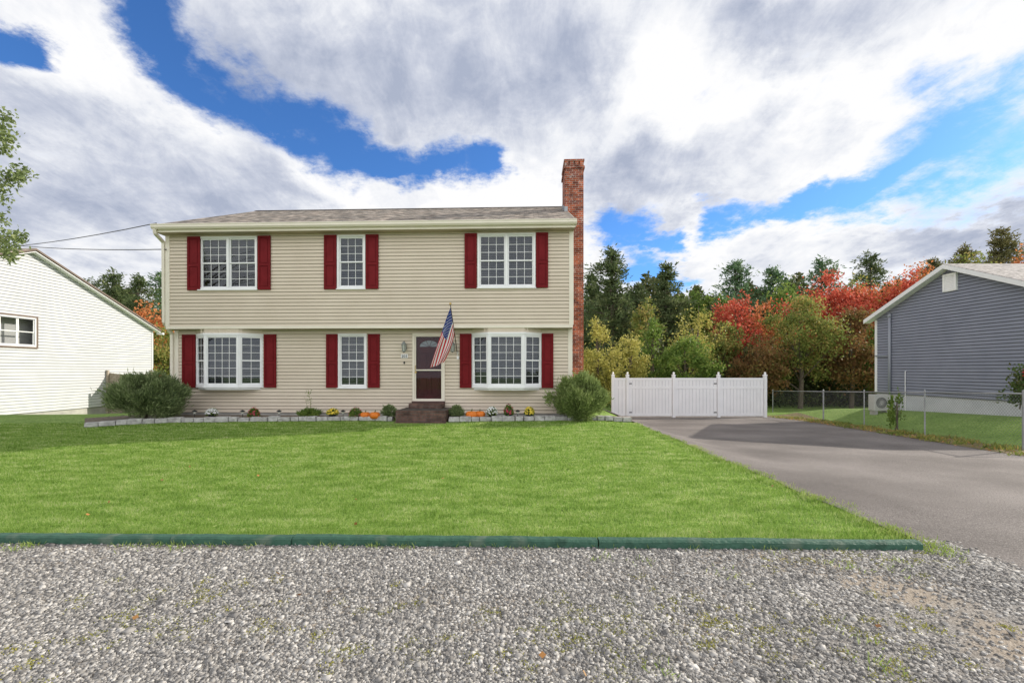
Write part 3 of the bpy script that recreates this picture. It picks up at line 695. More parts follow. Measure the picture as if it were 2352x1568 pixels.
# ------------------------------------------------------------ plants
def bush(name, label, px, Y, w, h, mat, n=15000, L=.11, W=.016, z=None, cat='shrub', spike=1.0, K=90, irr=.08):
    X = WX(px, Y); zz = G(X, Y)+.0 if z is None else z
    rt = thing(name, label, cat, (X, Y, zz))
    mb = MB()
    for k in range(7):
        a = random.random()*6.28; r = random.uniform(.3, .8)
        mb.tube([(random.uniform(-.05,.05), random.uniform(-.05,.05), -.05), (w*.12*r*math.cos(a), w*.12*r*math.sin(a), h*.35), (w*.3*r*math.cos(a), w*.3*r*math.sin(a), h*.7)], [.015,.01,.005], 5)
    mb.build('stems', m_trunk, rt)
    cc = norm(rng.normal(size=(K, 3)))
    rr = rng.uniform(.45, .92, K); lowz = cc[:, 2] < 0
    cen = np.stack([cc[:, 0]*w/2*rr, cc[:, 1]*w/2*rr*.9, h*.46+cc[:, 2]*h*.46*rr], 1)
    cen[lowz, :2] *= 1.08
    ids = rng.integers(0, K, n); rad = rng.uniform(.6, 1.3, K)[ids][:, None]
    P = cen[ids]+rng.normal(0, irr, (n, 3))*np.array([w/1.9, w/1.9, h/1.4])*rad
    P[:, 2] = np.abs(P[:, 2]); P = P[P[:, 2] < h*1.0]
    d = norm(P-np.array([0, 0, h*.1]))*spike+rng.normal(0, .5, P.shape)+np.array([0, 0, .35])
    leaves('foliage', P, d, L*rng.uniform(.6, 1.3, len(P)), W, mat, rt)
    return rt
bush('shrub', 'large bristly green shrub at the left corner of the beige house', 337, 12.95, 2.0, 1.42, L_shrub, 32000, .13, .022)
bush('shrub', 'large rounded yellow green shrub below the chimney', 1326, 13.15, 1.6, 1.46, L_shrub2, 28000, .11, .022)
bush('small_shrub', 'small green shrub left of the front steps', 894, 13.2, .48, .42, L_shrub, 3500, .06, .016, .11)
bush('small_shrub', 'small green shrub right of the front steps', 1048, 13.15, .44, .40, L_shrub, 3500, .06, .016, .11)
bush('fence_shrub', 'slender leafy shrub growing through the wire fence', 2060, 13.9, .45, 1.3, L_green, 420, .09, .05, K=22, irr=.12)
bush('low_perennial', 'low spreading plant beside the tall weed in the left bed', 712, 13.35, .62, .22, L_green, 1500, .12, .025, .11)
rb = bush('rose_bush', 'rose bush with red blooms against the grey house', 2348, 13.2, 1.0, 1.25, leafmat('rose_leaves', [(.04,.08,.03),(.10,.14,.04),(.14,.07,.05)], .2), 1000, .09, .06, .42, K=26, irr=.11)
m_rose = M('rose_red', (.40,.02,.03), rough=.6)
for k in range(8):
    mb = MB(); a = random.random()*6.28; zz = random.uniform(.5, 1.2); r = random.uniform(.2, .45)
    mb.lathe((r*math.cos(a), -abs(r*math.sin(a)), zz), [(.01,0),(.03,.015),(.033,.035),(.015,.045)], 7)
    mb.build('bloom', m_rose, rb)
X = WX(712, 13.4); rt = thing('tall_weed', 'tall thin weed stalks in front of the lower left wall', 'plant', (X, 13.4, .11))
mb = MB(); mb.tube([(0,0,0),(.02,0,.45),(-.05,-.02,.85),(-.12,-.02,.8)], [.008,.007,.004,.003], 5); mb.tube([(0,0,0),(-.1,0,.4),(-.17,0,.62)], [.007,.005,.002], 5); mb.build('stalk', M('weed_stalk', (.22,.2,.08), rough=.8), rt)
P = np.array([(random.uniform(-.12,.03), random.uniform(-.03,.03), random.uniform(.15,.8)) for _ in range(40)]); d = rng.normal(size=(40, 3))
leaves('foliage', P, d, .09, .02, L_green, rt)
def mum(px, label, cols, Y=13.2, w=.34, h=.28, dense=150, name='flower_plant', pot=True, leafn=380):
    X = WX(px, Y); rt = thing(name, label, 'flowers', (X, Y, .112), group='flowers in the front beds')
    if pot: mb = MB(); mb.lathe((0,0,0), [(.08,0),(.11,.13),(.12,.13),(.12,.15),(.09,.15)], 14); mb.build('pot', m_black, rt)
    b0 = .13 if pot else .02
    def dome(n, k): d = norm(rng.normal(size=(n, 3))); d[:, 2] = np.abs(d[:, 2]); return d, d*np.array([w/2, w/2, h-b0])*k+np.array([0, 0, b0])
    d, P = dome(leafn, .85); leaves('foliage', P*rng.uniform(.7, 1, (leafn, 1)), d+rng.normal(0, .5, d.shape), .06, .03, L_green, rt)
    d, P = dome(dense, 1.0); mb = MB()
    for i in range(dense):
        nn = Vector(d[i]); p = Vector(P[i]); a = nn.orthogonal().normalized(); b_ = nn.cross(a); r = random.uniform(.014, .024)
        mb.add([p+nn*.012]+[p+(a*math.cos(t)+b_*math.sin(t))*r for t in [k*math.pi/3 for k in range(6)]], [(0, 1+k, 1+(k+1) % 6) for k in range(6)])
    mb.build('blossoms', M('petals', cols, 30, .7, island=.5), rt)
wh = [(.62,.62,.6),(.8,.8,.78)]; ye = [(.65,.45,.03),(.78,.62,.1)]; rd = [(.35,.02,.05),(.55,.06,.12)]
mum(487, 'white chrysanthemum in a pot in the left bed', wh)
mum(583, 'pink red flowering plant under the left bay window', rd, dense=60, w=.34, h=.32, leafn=600, pot=False)
mum(764, 'yellow chrysanthemum in the left bed', ye)
mum(817, 'dark leaved plant with reddish blooms left of the pumpkins', [(.25,.06,.08),(.4,.12,.14)], dense=50, w=.42, h=.32, leafn=700, pot=False)
mum(1130, 'white chrysanthemum right of the orange pumpkins', wh, h=.33)
mum(1168, 'red blooms in a dark pot in the right bed', rd, dense=60, h=.42, w=.3, leafn=350)
mum(1216, 'yellow chrysanthemum in a dark pot in the right bed', ye, h=.33, w=.30)
def pumpkin(label, px, Y, s):
    X = WX(px, Y); rt = thing('pumpkin', label, 'pumpkin', (X, Y, .11), random.random()*3, 'pumpkins in the flower beds')
    mb = MB(); prof = [(.04,.012),(.10,.0),(.15,.04),(.172,.10),(.16,.165),(.115,.205),(.06,.212),(.02,.195)]
    mb.lathe((0,0,0), [(r*s, z*s) for r, z in prof], 48, ribs=10, amp=.1); mb.build('body', m_pumpkin, rt, smooth=True)
    mb = MB(); mb.tube([(0,0,.19*s),(.005,0,.235*s),(.03*s,0,.27*s)], [.02*s,.014*s,.017*s], 6); mb.build('stem', m_stem, rt)
pumpkin('orange pumpkin in the left bed, the left one of the pair', 839, 13.15, .85)
pumpkin('orange pumpkin in the left bed, nearest the steps', 861, 13.05, .9)
pumpkin('orange pumpkin in the right bed, nearest the steps', 1083, 13.1, 1.0)
pumpkin('orange pumpkin in the right bed, beside the white flowers', 1102, 13.25, .95)
pl0 = None
for px, lab in ((447, 'path light beside the left corner shrub'), (557, 'path light under the left bay window'), (641, 'path light between the bay and the single lower window'), (788, 'path light left of the paired pumpkins'), (1189, 'path light under the right bay window')):
    Y = 13.0; X = WX(px, Y)
    if pl0 is None:
        pl0 = thing('path_light', 'black '+lab, 'path light', (X, Y, .11), group='low black path lights')
        mb = MB(); mb.tube([(0,0,0),(0,0,.16)], .008, 6); mb.build('stake', m_black, pl0)
        mb = MB(); mb.lathe((0,0,.15), [(.03,0),(.035,.06)], 12); mb.build('lens', M('lens', (.5,.5,.45), rough=.2), pl0)
        mb = MB(); mb.lathe((0,0,.21), [(.075,0),(.06,.02),(.02,.045),(.004,.05)], 14); mb.build('cap', m_black, pl0)
    else: dup(pl0, (X, Y, .11), 0, 'black '+lab)

# ------------------------------------------------------------ neighbour houses
def neighbour(label, Xw, sx, Yn, Yp, Yf, zb, ze, zp, Xo, wm, gm, rm, trimm, exp, oh, opens=(), zg=-1.2, rk=.06, gap=.011, fm=None):
    rt = thing('house', label, 'house', ((Xw+Xo)/2, Yp, 0), world=True)
    slope = (zp-ze)/(Yf-Yp); slope2 = (zp-ze)/(Yp-Yn)
    def lim(z):
        if z <= ze: return (Yn, Yf)
        return (Yp-(zp-z)/slope2, Yp+(zp-z)/slope)
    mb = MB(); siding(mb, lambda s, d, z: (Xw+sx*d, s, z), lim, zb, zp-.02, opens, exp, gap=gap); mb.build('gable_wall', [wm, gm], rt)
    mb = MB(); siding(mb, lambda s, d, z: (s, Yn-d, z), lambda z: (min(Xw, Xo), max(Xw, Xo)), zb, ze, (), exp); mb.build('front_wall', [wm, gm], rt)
    mb = MB(); x0, x1 = sorted((Xw-sx*.1, Xo)); mb.box(x0, x1, Yf-.1, Yf, zb, ze); mb.box(*sorted((Xo, Xo+sx*.1)), Yn+.02, Yf-.11, zb, ze); mb.build('rear_walls', wm, rt)
    mb = MB(); x0, x1 = sorted((Xw-sx*.03, Xo)); mb.box(x0, x1, Yn+.02, Yf-.02, zg, zb+.002); mb.build('foundation', fm or m_conc, rt)
    ev = .3; zl = ze-slope*ev; zl2 = ze-slope2*ev; x0, x1 = sorted((Xw+sx*oh, Xo-sx*.3)); t = .14
    mb = MB(); mb.extx([(Yn-ev, zl2+t), (Yp, zp+t), (Yf+ev, zl+t), (Yf+ev, zl+.06), (Yp, zp+.06), (Yn-ev, zl2+.06)], x0, x1); rf = mb.build('roof', rm, rt)
    mb = MB(); xa, xb = sorted((Xw+sx*(oh+.02), Xw+sx*(oh-.02)))
    for (ya, za, yb, zb_) in ((Yn-ev, zl2, Yp, zp), (Yp, zp, Yf+ev, zl)):
        mb.extx([(ya, za+t-.02), (yb, zb_+t-.02), (yb, zb_-rk), (ya, za-rk)], xa, xb)
    mb.build('rake_board', trimm, rt)
    mb = MB(); xa, xb = sorted((Xw+sx*.0, Xw+sx*oh))
    mb.extx([(Yn-ev, zl2), (Yp, zp), (Yf+ev, zl), (Yf+ev, zl-.03), (Yp, zp-.03), (Yn-ev, zl2-.03)], xa+.003, xb-.021); mb.box(*sorted((Xw, Xo)), Yn-ev, Yn, zl2-.06, zl2-.02); mb.build('soffit', m_white, rt)
    for yy in (Yn, Yf):
        mb = MB(); xa, xb = sorted((Xw+sx*.03, Xw-sx*.08)); ya, yb = (yy-.03, yy+.09) if yy == Yn else (yy-.09, yy+.03)
        mb.box(xa, xb, ya, yb, zb, ze-.05); mb.build('corner_board', trimm if trimm is m_white else m_wsiding, rt)
    return rt
GX = 15.84
gh = neighbour('blue grey clapboard house with white trim beyond the wire fence', GX, -1, 13.0, 16.4, 19.8, .52, 3.72, 5.2, 27, m_grey, m_greyshade, m_shingle2, m_white, .115, .3, rk=.04, gap=.016, fm=M('pale_foundation', [(.50,.51,.54),(.60,.61,.64)], 2, .8))
mb = MB(); ys0, ys1 = 16.15, 16.65; mb.box(GX-.05, GX-.0, ys0, ys1, 4.35, 4.98)
for k in range(9): z = 4.40+k*.06; mb.add([(GX-.07, ys0+.05, z), (GX-.07, ys1-.05, z), (GX-.052, ys1-.05, z+.05), (GX-.052, ys0+.05, z+.05)], [(0,1,2,3)])
for a in (ys0, ys1-.05): mb.box(GX-.09, GX-.05, a, a+.05, 4.35, 4.98)
mb.box(GX-.09, GX-.05, ys0+.05, ys1-.05, 4.93, 4.98); mb.build('gable_vent', M('bright_white', (.9,.9,.9), rough=.5), gh)
mb = MB(); yy = GX*F/(2047-CX); mb.tube([(GX-.07, yy, .45), (GX-.07, yy, 3.78)], .05, 10); mb.tube([(GX-.07, yy, 2.1), (GX-.07, 19.75, 2.12)], .025, 8)
mb.lathe((GX-.07, yy, 3.7), [(.07,0),(.07,.12),(.02,.16)], 10); mb.build('vent_pipe', M('pipe_grey', (.30,.32,.37), rough=.5), gh, smooth=True)
mb = MB(); yy = GX*F/(2082-CX); mb.tube([(GX-.05, yy, -.4), (GX-.05, yy, 1.45), (GX+.02, yy, 1.5)], .014, 8); mb.build('thin_pipe', m_white, gh)
AY, AX0, AX1 = 17.9, 14.26, 14.92
ac = thing('ac_unit', 'beige outdoor air conditioning unit beside the corner of the grey house', 'air conditioner', (14.6, AY+.15, G(14.6, AY)), world=True)
z0 = -.10; z1_ = .54; cx_ = AX0+.27; cz_ = .22
mb = MB(); mb.box(AX0, AX1, AY, AY+.32, z0, z1_); cs = mb.build('casing', m_acw, ac, bevel=.02)
mb = MB(); mb.lathe((0,0,0), [(.25,-.005),(.25,.012),(.22,.012),(.22,-.005)], 28)
for k in range(12): a = k*math.pi/12; mb.bar((-.23*math.cos(a), -.23*math.sin(a), .014), (.23*math.cos(a), .23*math.sin(a), .014), .010, .006)
mb.v = [(cx_+x, AY-.005-z, cz_+y) for x, y, z in mb.v]; mb.build('fan_grille', m_acw, ac)
mb = MB(); mb.lathe((0,0,0), [(.215,0),(.215,.004)], 28); mb.v = [(cx_+x, AY-.004-z, cz_+y) for x, y, z in mb.v]; mb.build('fan_opening', M('fan_dark', (.08,.08,.085), rough=.6), ac)
for xa in (AX0+.05, AX1-.15):
    mb = MB(); mb.box(xa, xa+.1, AY+.02, AY+.3, -.7, z0); mb.build('foot', m_conc, ac)
WXL = -21.75
yL = lambda px: WXL*F/(px-CX)
Yf_, Yp_ = yL(350), yL(68); Yn_ = 2*Yp_-Yf_
zeL = WZ(757, Yf_); zpL = WZ(572, Yp_)
wy0, wy1 = yL(-50), yL(82); wz0, wz1 = 2.55, 3.88
lh = neighbour('white clapboard house with brown trim at the left edge', WXL, 1, Yn_, Yp_, Yf_, -.42, zeL, zpL-.1, -33, m_wsiding, m_wshade, m_shingle, m_brown, .14, .3, [(wy0+.05, wy1-.05, wz0+.05, wz1-.05)], rk=-.04, gap=.014)
mpL = lambda s, d, z: (WXL+d, s, z)
mb = MB(); ring(mb, mpL, wy0-.07, wy1+.07, wz0-.07, wz1+.07, .075, -.05, .05); wf = mb.build('window', m_brown, lh)
ms, mg, mpn, mbl = MB(), MB(), MB(), MB(); nW = 3
ring(ms, mpL, wy0, wy1, wz0, wz1, .06, -.05, .04)
for k in range(nW):
    a = wy0+.05+(wy1-wy0-.1)*k/nW; b_ = wy0+.05+(wy1-wy0-.1)*(k+1)/nW
    sash_set(ms, mg, mpn, mbl, mpL, a+.01, b_-.01, wz0+.05, wz1-.05, 1, 1, blind=0)
ms.build('sash', m_white, wf); mpn.build('pane', m_glass, wf)
mb = MB(); mb.box(WXL-.5, WXL-.45, Yn_+.3, Yf_-.3, -.4, zeL); mb.build('interior_wall', M('room', (.5,.48,.46), rough=.9), lh)
mb = MB(); mb.bar((WXL+.0, Yf_+.38, zeL-.22), (WXL+.38, Yf_+.38, zeL-.22), .12, .12); mb.build('gutter', m_white, lh)
fy = yL(246); wfn = thing('wooden_fence', 'weathered wooden picket fence between the white and beige houses', 'fence', (WXL, fy, G(WXL, fy)), world=True)
mb = MB(); x = WXL+.09
while x < -19.35:
    tt = (x-WXL)/2.4; zt = 1.36-.1*math.sin(math.pi*min(1, tt)); mb.box(x, x+.13, fy, fy+.02, -1.0, zt+random.uniform(-.01,.01)); x += .142
mb.build('pickets', m_wood, wfn)
mb = MB()
for z in (-.4, .9): mb.box(WXL+.05, -19.3, fy+.022, fy+.06, z, z+.09)
mb.build('rail', m_wood, wfn)
for xx in (WXL+.03, -19.4): mb = MB(); mb.box(xx, xx+.1, fy+.0-.11, fy-.005, -1.1, 1.5); mb.build('post', m_wood, wfn)
# white vinyl gate fence
vf = thing('vinyl_fence', 'white vinyl fence with double gate closing the driveway', 'fence', (WX(1580, 20.9), 20.9, -.66), world=True)
VY = 20.9; zt, zb = 1.17, -.60
pxs = [1408, 1441, 1547, 1650, 1757]
for p in pxs:
    X = WX(p, VY); mb = MB(); mb.box(X-.065, X+.065, VY-.065, VY+.065, -1.0, 1.26); mb.box(X-.08, X+.08, VY-.08, VY+.08, 1.26, 1.285)
    mb.add([(X-.07,VY-.07,1.285),(X+.07,VY-.07,1.285),(X+.07,VY+.07,1.285),(X-.07,VY+.07,1.285),(X,VY,1.34)], [(0,1,4),(1,2,4),(2,3,4),(3,0,4)])
    mb.lathe((X, VY, 1.31), [(.01,0),(.042,.03),(.048,.06),(.03,.10),(.004,.11)], 12)
    mb.build('post', m_vinyl, vf)
m_vgap = M('vinyl_groove', (.55,.56,.59), rough=.6)
for i, (a, b_) in enumerate(zip(pxs[:-1], pxs[1:])):
    x0, x1 = WX(a, VY)+.075, WX(b_, VY)-.075; mb = MB()
    for z in (zb, zt-.13, zt-.52): mb.box(x0, x1, VY-.03, VY+.03, z, z+.11)
    n_ = max(2, int((x1-x0)/.15)); w_ = (x1-x0)/n_
    for k in range(n_): mb.box(x0+k*w_+.009, x0+(k+1)*w_-.009, VY-.02, VY+.02, zb+.1, zt-.1)
    mb.box(x0, x1, VY-.006, VY+.006, zb+.1, zt-.1, 1)
    nm = 'gate_panel' if i in (1, 2) else 'fence_panel'
    o = mb.build(nm, [m_vinyl, m_vgap], vf)
    if i in (1, 2):
        xh = x0+.0 if i == 1 else x1-.14
        for z in (zb+.15, zt-.3): h = MB(); h.box(xh, xh+.12, VY-.045, VY-.031, z, z+.04); h.build('hinge', m_black, o)
# chain link fence
cf = thing('chain_link_fence', 'silver chain link fence between the driveway and the grey house', 'fence', (12.5, 17, G(12.5, 17)), world=True)
path = [(14.9, 26), (12.8, 18.7), (12.13, 15.67), (11.46, 12.63), (10.8, 9.6), (14.6, 9.3)]
for i, (x, y) in enumerate(path):
    rp = .028 if i in (0, 1, 4, 5) else .018
    mb = MB(); z = G(x, y); mb.tube([(x, y, z-.1), (x, y, z+1.24)], rp, 10); mb.lathe((x, y, z+1.235), [(rp+.004,0),(rp,.03),(.006,.05)], 10); mb.build('post', m_metal, cf, smooth=False)
rails = MB(); links = MB()
for (xa, ya), (xb, yb) in zip(path[:-1], path[1:]):
    A = Vector((xa, ya, G(xa, ya))); B = Vector((xb, yb, G(xb, yb))); up = Vector((0,0,1)); D = B-A; L = D.length; d = D/L
    rails.tube([A+up*1.2, B+up*1.2], .018, 8)
    H0, H1 = .04, 1.19; hh = H1-H0; st_ = .08; nrm_ = Vector((-d.y, d.x, 0)).normalized()
    s = -hh
    while s < L:
        for sg in (1, -1):
            s0, s1 = s, s+hh; q0, q1 = (H0, H1) if sg == 1 else (H1, H0)
            ta = max(0, -s0/hh); tb = min(1, (L-s0)/hh)
            if tb <= ta: continue
            p = A+d*(s0+hh*ta)+up*(q0+(q1-q0)*ta); q = A+d*(s0+hh*tb)+up*(q0+(q1-q0)*tb)
            off = nrm_*.003*sg; w = ((q-p).normalized()).cross(nrm_)*.0026
            links.add([p-w+off, q-w+off, q+w+off, p+w+off], [(0,1,2,3)])
        s += st_
rails.build('top_rail', m_metal, cf, smooth=True)
links.build('wire_mesh', M('fence_wire', (.15,.16,.165), rough=.5), cf)

for (pa, za, pb) in (((-10.55, 13.5), 5.86, (-39.5, 30, 9.8)), ((-10.45, 13.75), 5.15, (-39.5, 30, 11.1))):
    A = Vector((*pa, za)); B = Vector(pb); mb = MB()
    mb.tube([A.lerp(B, k/16)-Vector((0,0,.5*4*(k/16)*(1-k/16))) for k in range(17)], .014, 6)
    o = mb.build('utility_wire', m_black, org=tuple(A)); tag(o, 'upper service wire running to the left eave' if za > 5.5 else 'lower service wire reaching the left corner wall', 'wire', 'service wires at the left')

# ------------------------------------------------------------ trees
TG = 'trees behind the houses'
def decid(label, px, Y, top, w_px, mat, n=5000, leaf=.26, base=.12, name='autumn_tree', sparse=False, K=None):
    X = WX(px, Y); z0 = G(X, Y); h = WZ(top, Y)-z0; w = w_px*Y/F
    rt = thing(name, label, 'tree', (X, Y, z0), group=TG)
    mb = MB(); tr = .016*h+.05
    mb.tube([(0,0,-.2),(w*.02,0,h*.3),(-w*.02,0,h*.62),(0,0,h*.93)], [tr,tr*.75,tr*.4,tr*.08], 8)
    K = K or (40 if not sparse else 44); q = norm(rng.normal(size=(K, 3)))*(rng.random((K, 1))**.4)*.92
    cz = h*(1+base)/2; cen = q*np.array([w/2, w/2, h*(1-base)/2])+np.array([0, 0, cz])
    tf = 1-.35*np.clip((cen[:, 2]/h-.55)/.45, 0, 1); cen[:, 0] *= tf; cen[:, 1] *= tf
    for c in cen[::3]:
        zz = max(h*.15, c[2]-.25*h)
        mb.tube([(0,0,zz), (c[0]*.5, c[1]*.5, (zz+c[2])/2-.05), tuple(c)], [tr*.3,tr*.18,tr*.04], 5)
    mb.build('trunk', m_trunk, rt)
    sc = np.array([w, w, h*.6])*(.062 if not sparse else .05)
    ids = rng.integers(0, K, n); rad = rng.uniform(.5, 1.5, K)[ids][:, None]
    P = cen[ids]+rng.normal(size=(n, 3))*sc*rad
    P = P[(P[:, 2] > .1) & (P[:, 2] < h*1.03)]
    d = rng.normal(size=P.shape); d[:, 2] -= .3
    leaves('crown', P, d, leaf*rng.uniform(.6, 1.3, len(P)), leaf*.6, mat, rt)
    return rt
def pine(label, px, Y, top, w_px, mat, n_wh=17, lo=.12, name='pine_tree', lush=1.0):
    X = WX(px, Y); z0 = G(X, Y); h = WZ(top, Y)-z0; w = w_px*Y/F
    rt = thing(name, label, 'tree', (X, Y, z0), group=TG)
    mb = MB(); tr = .013*h+.06
    mb.tube([(0,0,-.2),(.1,0,h*.4),(-.05,0,h*.75),(0,0,h*.99)], [tr,tr*.8,tr*.4,tr*.06], 8); P = []; D = []
    ph = random.random()*6
    nb = n_wh*7
    for i in range(nb):
        f = (i+random.random())/nb; z = h*(lo+(1-lo)*f**.95)-.03*h+random.gauss(0, .012*h)
        a = i*2.4+random.gauss(0, .5)
        prof = (1-f**2.0)**.7*(.8+.2*math.sin(a*1+ph))*(.5+.5*min(1, f*5))*(.85+.25*math.sin(f*17+ph))
        r = w*.5*prof*random.choice([.45, .75, .95, 1.1, 1.25])*random.uniform(.8, 1.15)+.1
        rise = r*random.uniform(-.05, .4)
        tip = Vector((r*math.cos(a), r*math.sin(a), z+rise))
        if r > .5: mb.tube([(0,0,z), tip*.55+Vector((0,0,z*.45-.06*r)), tip], [tr*.2,tr*.12,tr*.03], 4)
        for _ in range(int((8+16*r/(w*.5+.1))*lush)):
            s = random.uniform(.3, 1.06); sp = .13*r+.12
            c = (tip.x*s+random.gauss(0, sp), tip.y*s+random.gauss(0, sp), z+rise*s*s+random.gauss(0, .13)+.05)
            for __ in range(5):
                P.append(c); D.append((math.cos(a)*.5+random.gauss(0,.8), math.sin(a)*.5+random.gauss(0,.8), .3+random.gauss(0,.5)))
    mb.build('trunk', m_trunk, rt)
    P = np.array(P); D = np.array(D); P = P+rng.normal(0, .10, P.shape)
    leaves('crown', P, D, .42*rng.uniform(.5, 1.2, len(P)), .12, mat, rt)
    return rt
pine('tall dark pine nearest the chimney', 1405, 40, 570, 175, L_pine, 19)
pine('slimmer dark pine behind the tall one by the chimney', 1465, 46, 650, 120, L_pine, 14)
pine('dark pine half hidden by the chimney', 1360, 44, 625, 110, L_pine, 14)
pine('pointed dark conifer right of the tall pine', 1530, 42, 602, 120, L_pine, 17, .05)
pine('bright blue green pine left of the red maples', 1690, 46, 598, 200, L_pine2, 18)
pine('blue green pine behind the first red maple', 1775, 48, 612, 200, L_pine2, 16)
pine('pine standing behind the large red maple', 1888, 48, 592, 210, L_pine2, 17)
pine('pine with open top left of the grey house roof', 2000, 50, 578, 180, L_pine, 16)
pine('tall brownish pine behind the peak of the grey roof', 2215, 48, 562, 200, L_pine3, 17, lush=1.3)
pine('tallest brownish pine behind the grey roof', 2300, 46, 526, 230, L_pine3, 19, lush=1.4)
pine('brownish pine beyond the left slope of the grey roof', 2140, 52, 590, 160, L_pine3, 15, lush=1.2)
decid('pale yellow green thinly leaved tree in the middle of the wood', 1605, 31, 685, 130, L_yel, 3800, .16, .08, sparse=True)
decid('olive tree behind the pale thin tree', 1585, 44, 648, 140, L_green, 5500, .28, .15)
decid('mid green tree behind the orange young maple', 1645, 42, 662, 120, L_green, 4800, .26, .15)
decid('orange red young maple left of the wood clearing', 1690, 36, 668, 130, L_red, 6000, .22)
decid('small orange maple between the pines', 1745, 38, 682, 105, L_or, 4600, .22)
decid('green leafy tree between the small orange maple and the pines', 1805, 42, 640, 150, L_green, 5600, .27)
decid('large bright red maple in the middle of the wood', 1905, 37, 628, 230, L_red, 13000, .22, .3)
decid('tall gold and green tree behind the large red maple', 1955, 46, 622, 160, L_mix, 6000, .28, .2)
decid('orange red maple next to the grey house', 2035, 36, 640, 210, L_or, 12000, .22, .25)
decid('small bright red crown above the dark green tree', 2085, 34, 625, 120, L_red, 5600, .2, .45)
decid('red brown tree touching the grey house roof', 2130, 42, 600, 180, L_or, 9500, .25, .2)
decid('brown green tree rising behind the grey roof', 2225, 42, 580, 190, L_mix, 9000, .27)
decid('orange tree at the right edge behind the grey roof', 2362, 42, 548, 160, L_or, 9000, .25)
decid('wide green and gold tree in front of the red maple', 1838, 30, 672, 180, L_mix, 10000, .17, .05)
decid('dark red and green tree right of the gold one', 1955, 30, 705, 190, L_brn, 11000, .18, .02)
decid('dark leafy tree beside the grey house corner', 2035, 31, 720, 130, L_green, 8000, .18, .0)
decid('bushy green tree beyond the middle of the white fence', 1575, 27, 755, 150, L_green, 7500, .15, .02)
decid('yellow green small tree right beside the chimney', 1372, 26, 722, 115, L_yel, 5800, .15, .02)
decid('gold green small tree left of the white fence post', 1448, 27, 765, 110, L_yel, 4600, .15, .02)
decid('leafy green tree beyond the left end of the white fence', 1500, 29, 730, 100, L_green, 4800, .17, .02)
decid('green tree behind the pale thin tree', 1655, 34, 730, 130, L_mix, 5800, .2, .02)
decid('dark green tree in the gap behind the white gate', 1745, 30, 750, 130, L_brn, 6400, .18, .02)
decid('olive green tree between the two dark conifers', 1490, 36, 690, 110, L_mix, 4800, .21, .05)
pine('dark pine nearest the white house roof', 205, 55, 640, 120, L_pine, 13)
pine('dark pine with rounded top between the left houses', 258, 50, 620, 140, L_pine, 15)
pine('pine left of the downspout of the beige house', 318, 48, 630, 140, L_pine, 15)
pine('pale green pine touching the beige house corner', 368, 54, 622, 120, L_pine2, 13)
decid('orange brown tree between the left houses', 330, 42, 695, 140, L_or, 5500, .28, .1)
decid('green and gold tree low behind the wooden fence', 375, 36, 742, 100, L_mix, 5000, .22, .02)
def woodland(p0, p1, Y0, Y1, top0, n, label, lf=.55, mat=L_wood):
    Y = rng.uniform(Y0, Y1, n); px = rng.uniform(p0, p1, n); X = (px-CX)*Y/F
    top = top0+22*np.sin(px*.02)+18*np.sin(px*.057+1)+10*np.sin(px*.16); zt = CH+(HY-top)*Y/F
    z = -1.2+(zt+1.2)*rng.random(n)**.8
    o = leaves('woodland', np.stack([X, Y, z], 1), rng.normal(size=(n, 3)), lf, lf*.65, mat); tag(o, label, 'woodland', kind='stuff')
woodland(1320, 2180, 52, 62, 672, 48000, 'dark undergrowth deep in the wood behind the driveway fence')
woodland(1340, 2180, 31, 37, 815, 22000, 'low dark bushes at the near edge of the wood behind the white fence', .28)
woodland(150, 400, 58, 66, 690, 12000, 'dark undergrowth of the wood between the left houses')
X0, Y0 = -13.6, 9.0
nt_ = thing('maple_tree', 'leafy tree whose branches reach in at the left edge', 'tree', (X0, Y0, G(X0, Y0)))
mb = MB(); mb.tube([(0,0,-.1),(.1,0,1.5),(.0,.1,3.2),(.1,0,5.5),(0,0,7.0)], [.22,.18,.15,.1,.03], 10)
cl_ = [(0,262,.11),(18,300,.08),(-20,300,.18),(-6,335,.11),(32,385,.11),(5,400,.15),(52,410,.06),(-20,440,.22),(12,430,.09),(-6,500,.11),(26,538,.08),(44,545,.04),(-2,570,.11),(8,590,.05),(-30,540,.2),(-2,365,.09)]
cen = [(WX(a, Y0)-X0+0, random.uniform(-.3,.3), WZ(b_, Y0), r) for a, b_, r in cl_]
for _ in range(30):
    q = norm(rng.normal(size=(1, 3)))[0]*random.random()**.4; cen.append((q[0]*2.0-.9, q[1]*2.1, 4.6+q[2]*2.0, .42))
P = []
for (x, y, z, r) in cen:
    k = int(1600*r*r*4)+40; P.append(np.array([x, y, z])+rng.normal(0, r*.55+.01, (k, 3)))
    mb.tube([(0, 0, max(1.8, z-1.4)), (x*.5, y*.5, z-.35), (x, y, z)], [.04,.016,.004], 5)
mb.build('trunk', m_trunk, nt_); P = np.concatenate(P)
leaves('crown', P, rng.normal(size=P.shape)-np.array([0,0,.4]), .08*rng.uniform(.7, 1.3, len(P)), .045, L_maple, nt_)

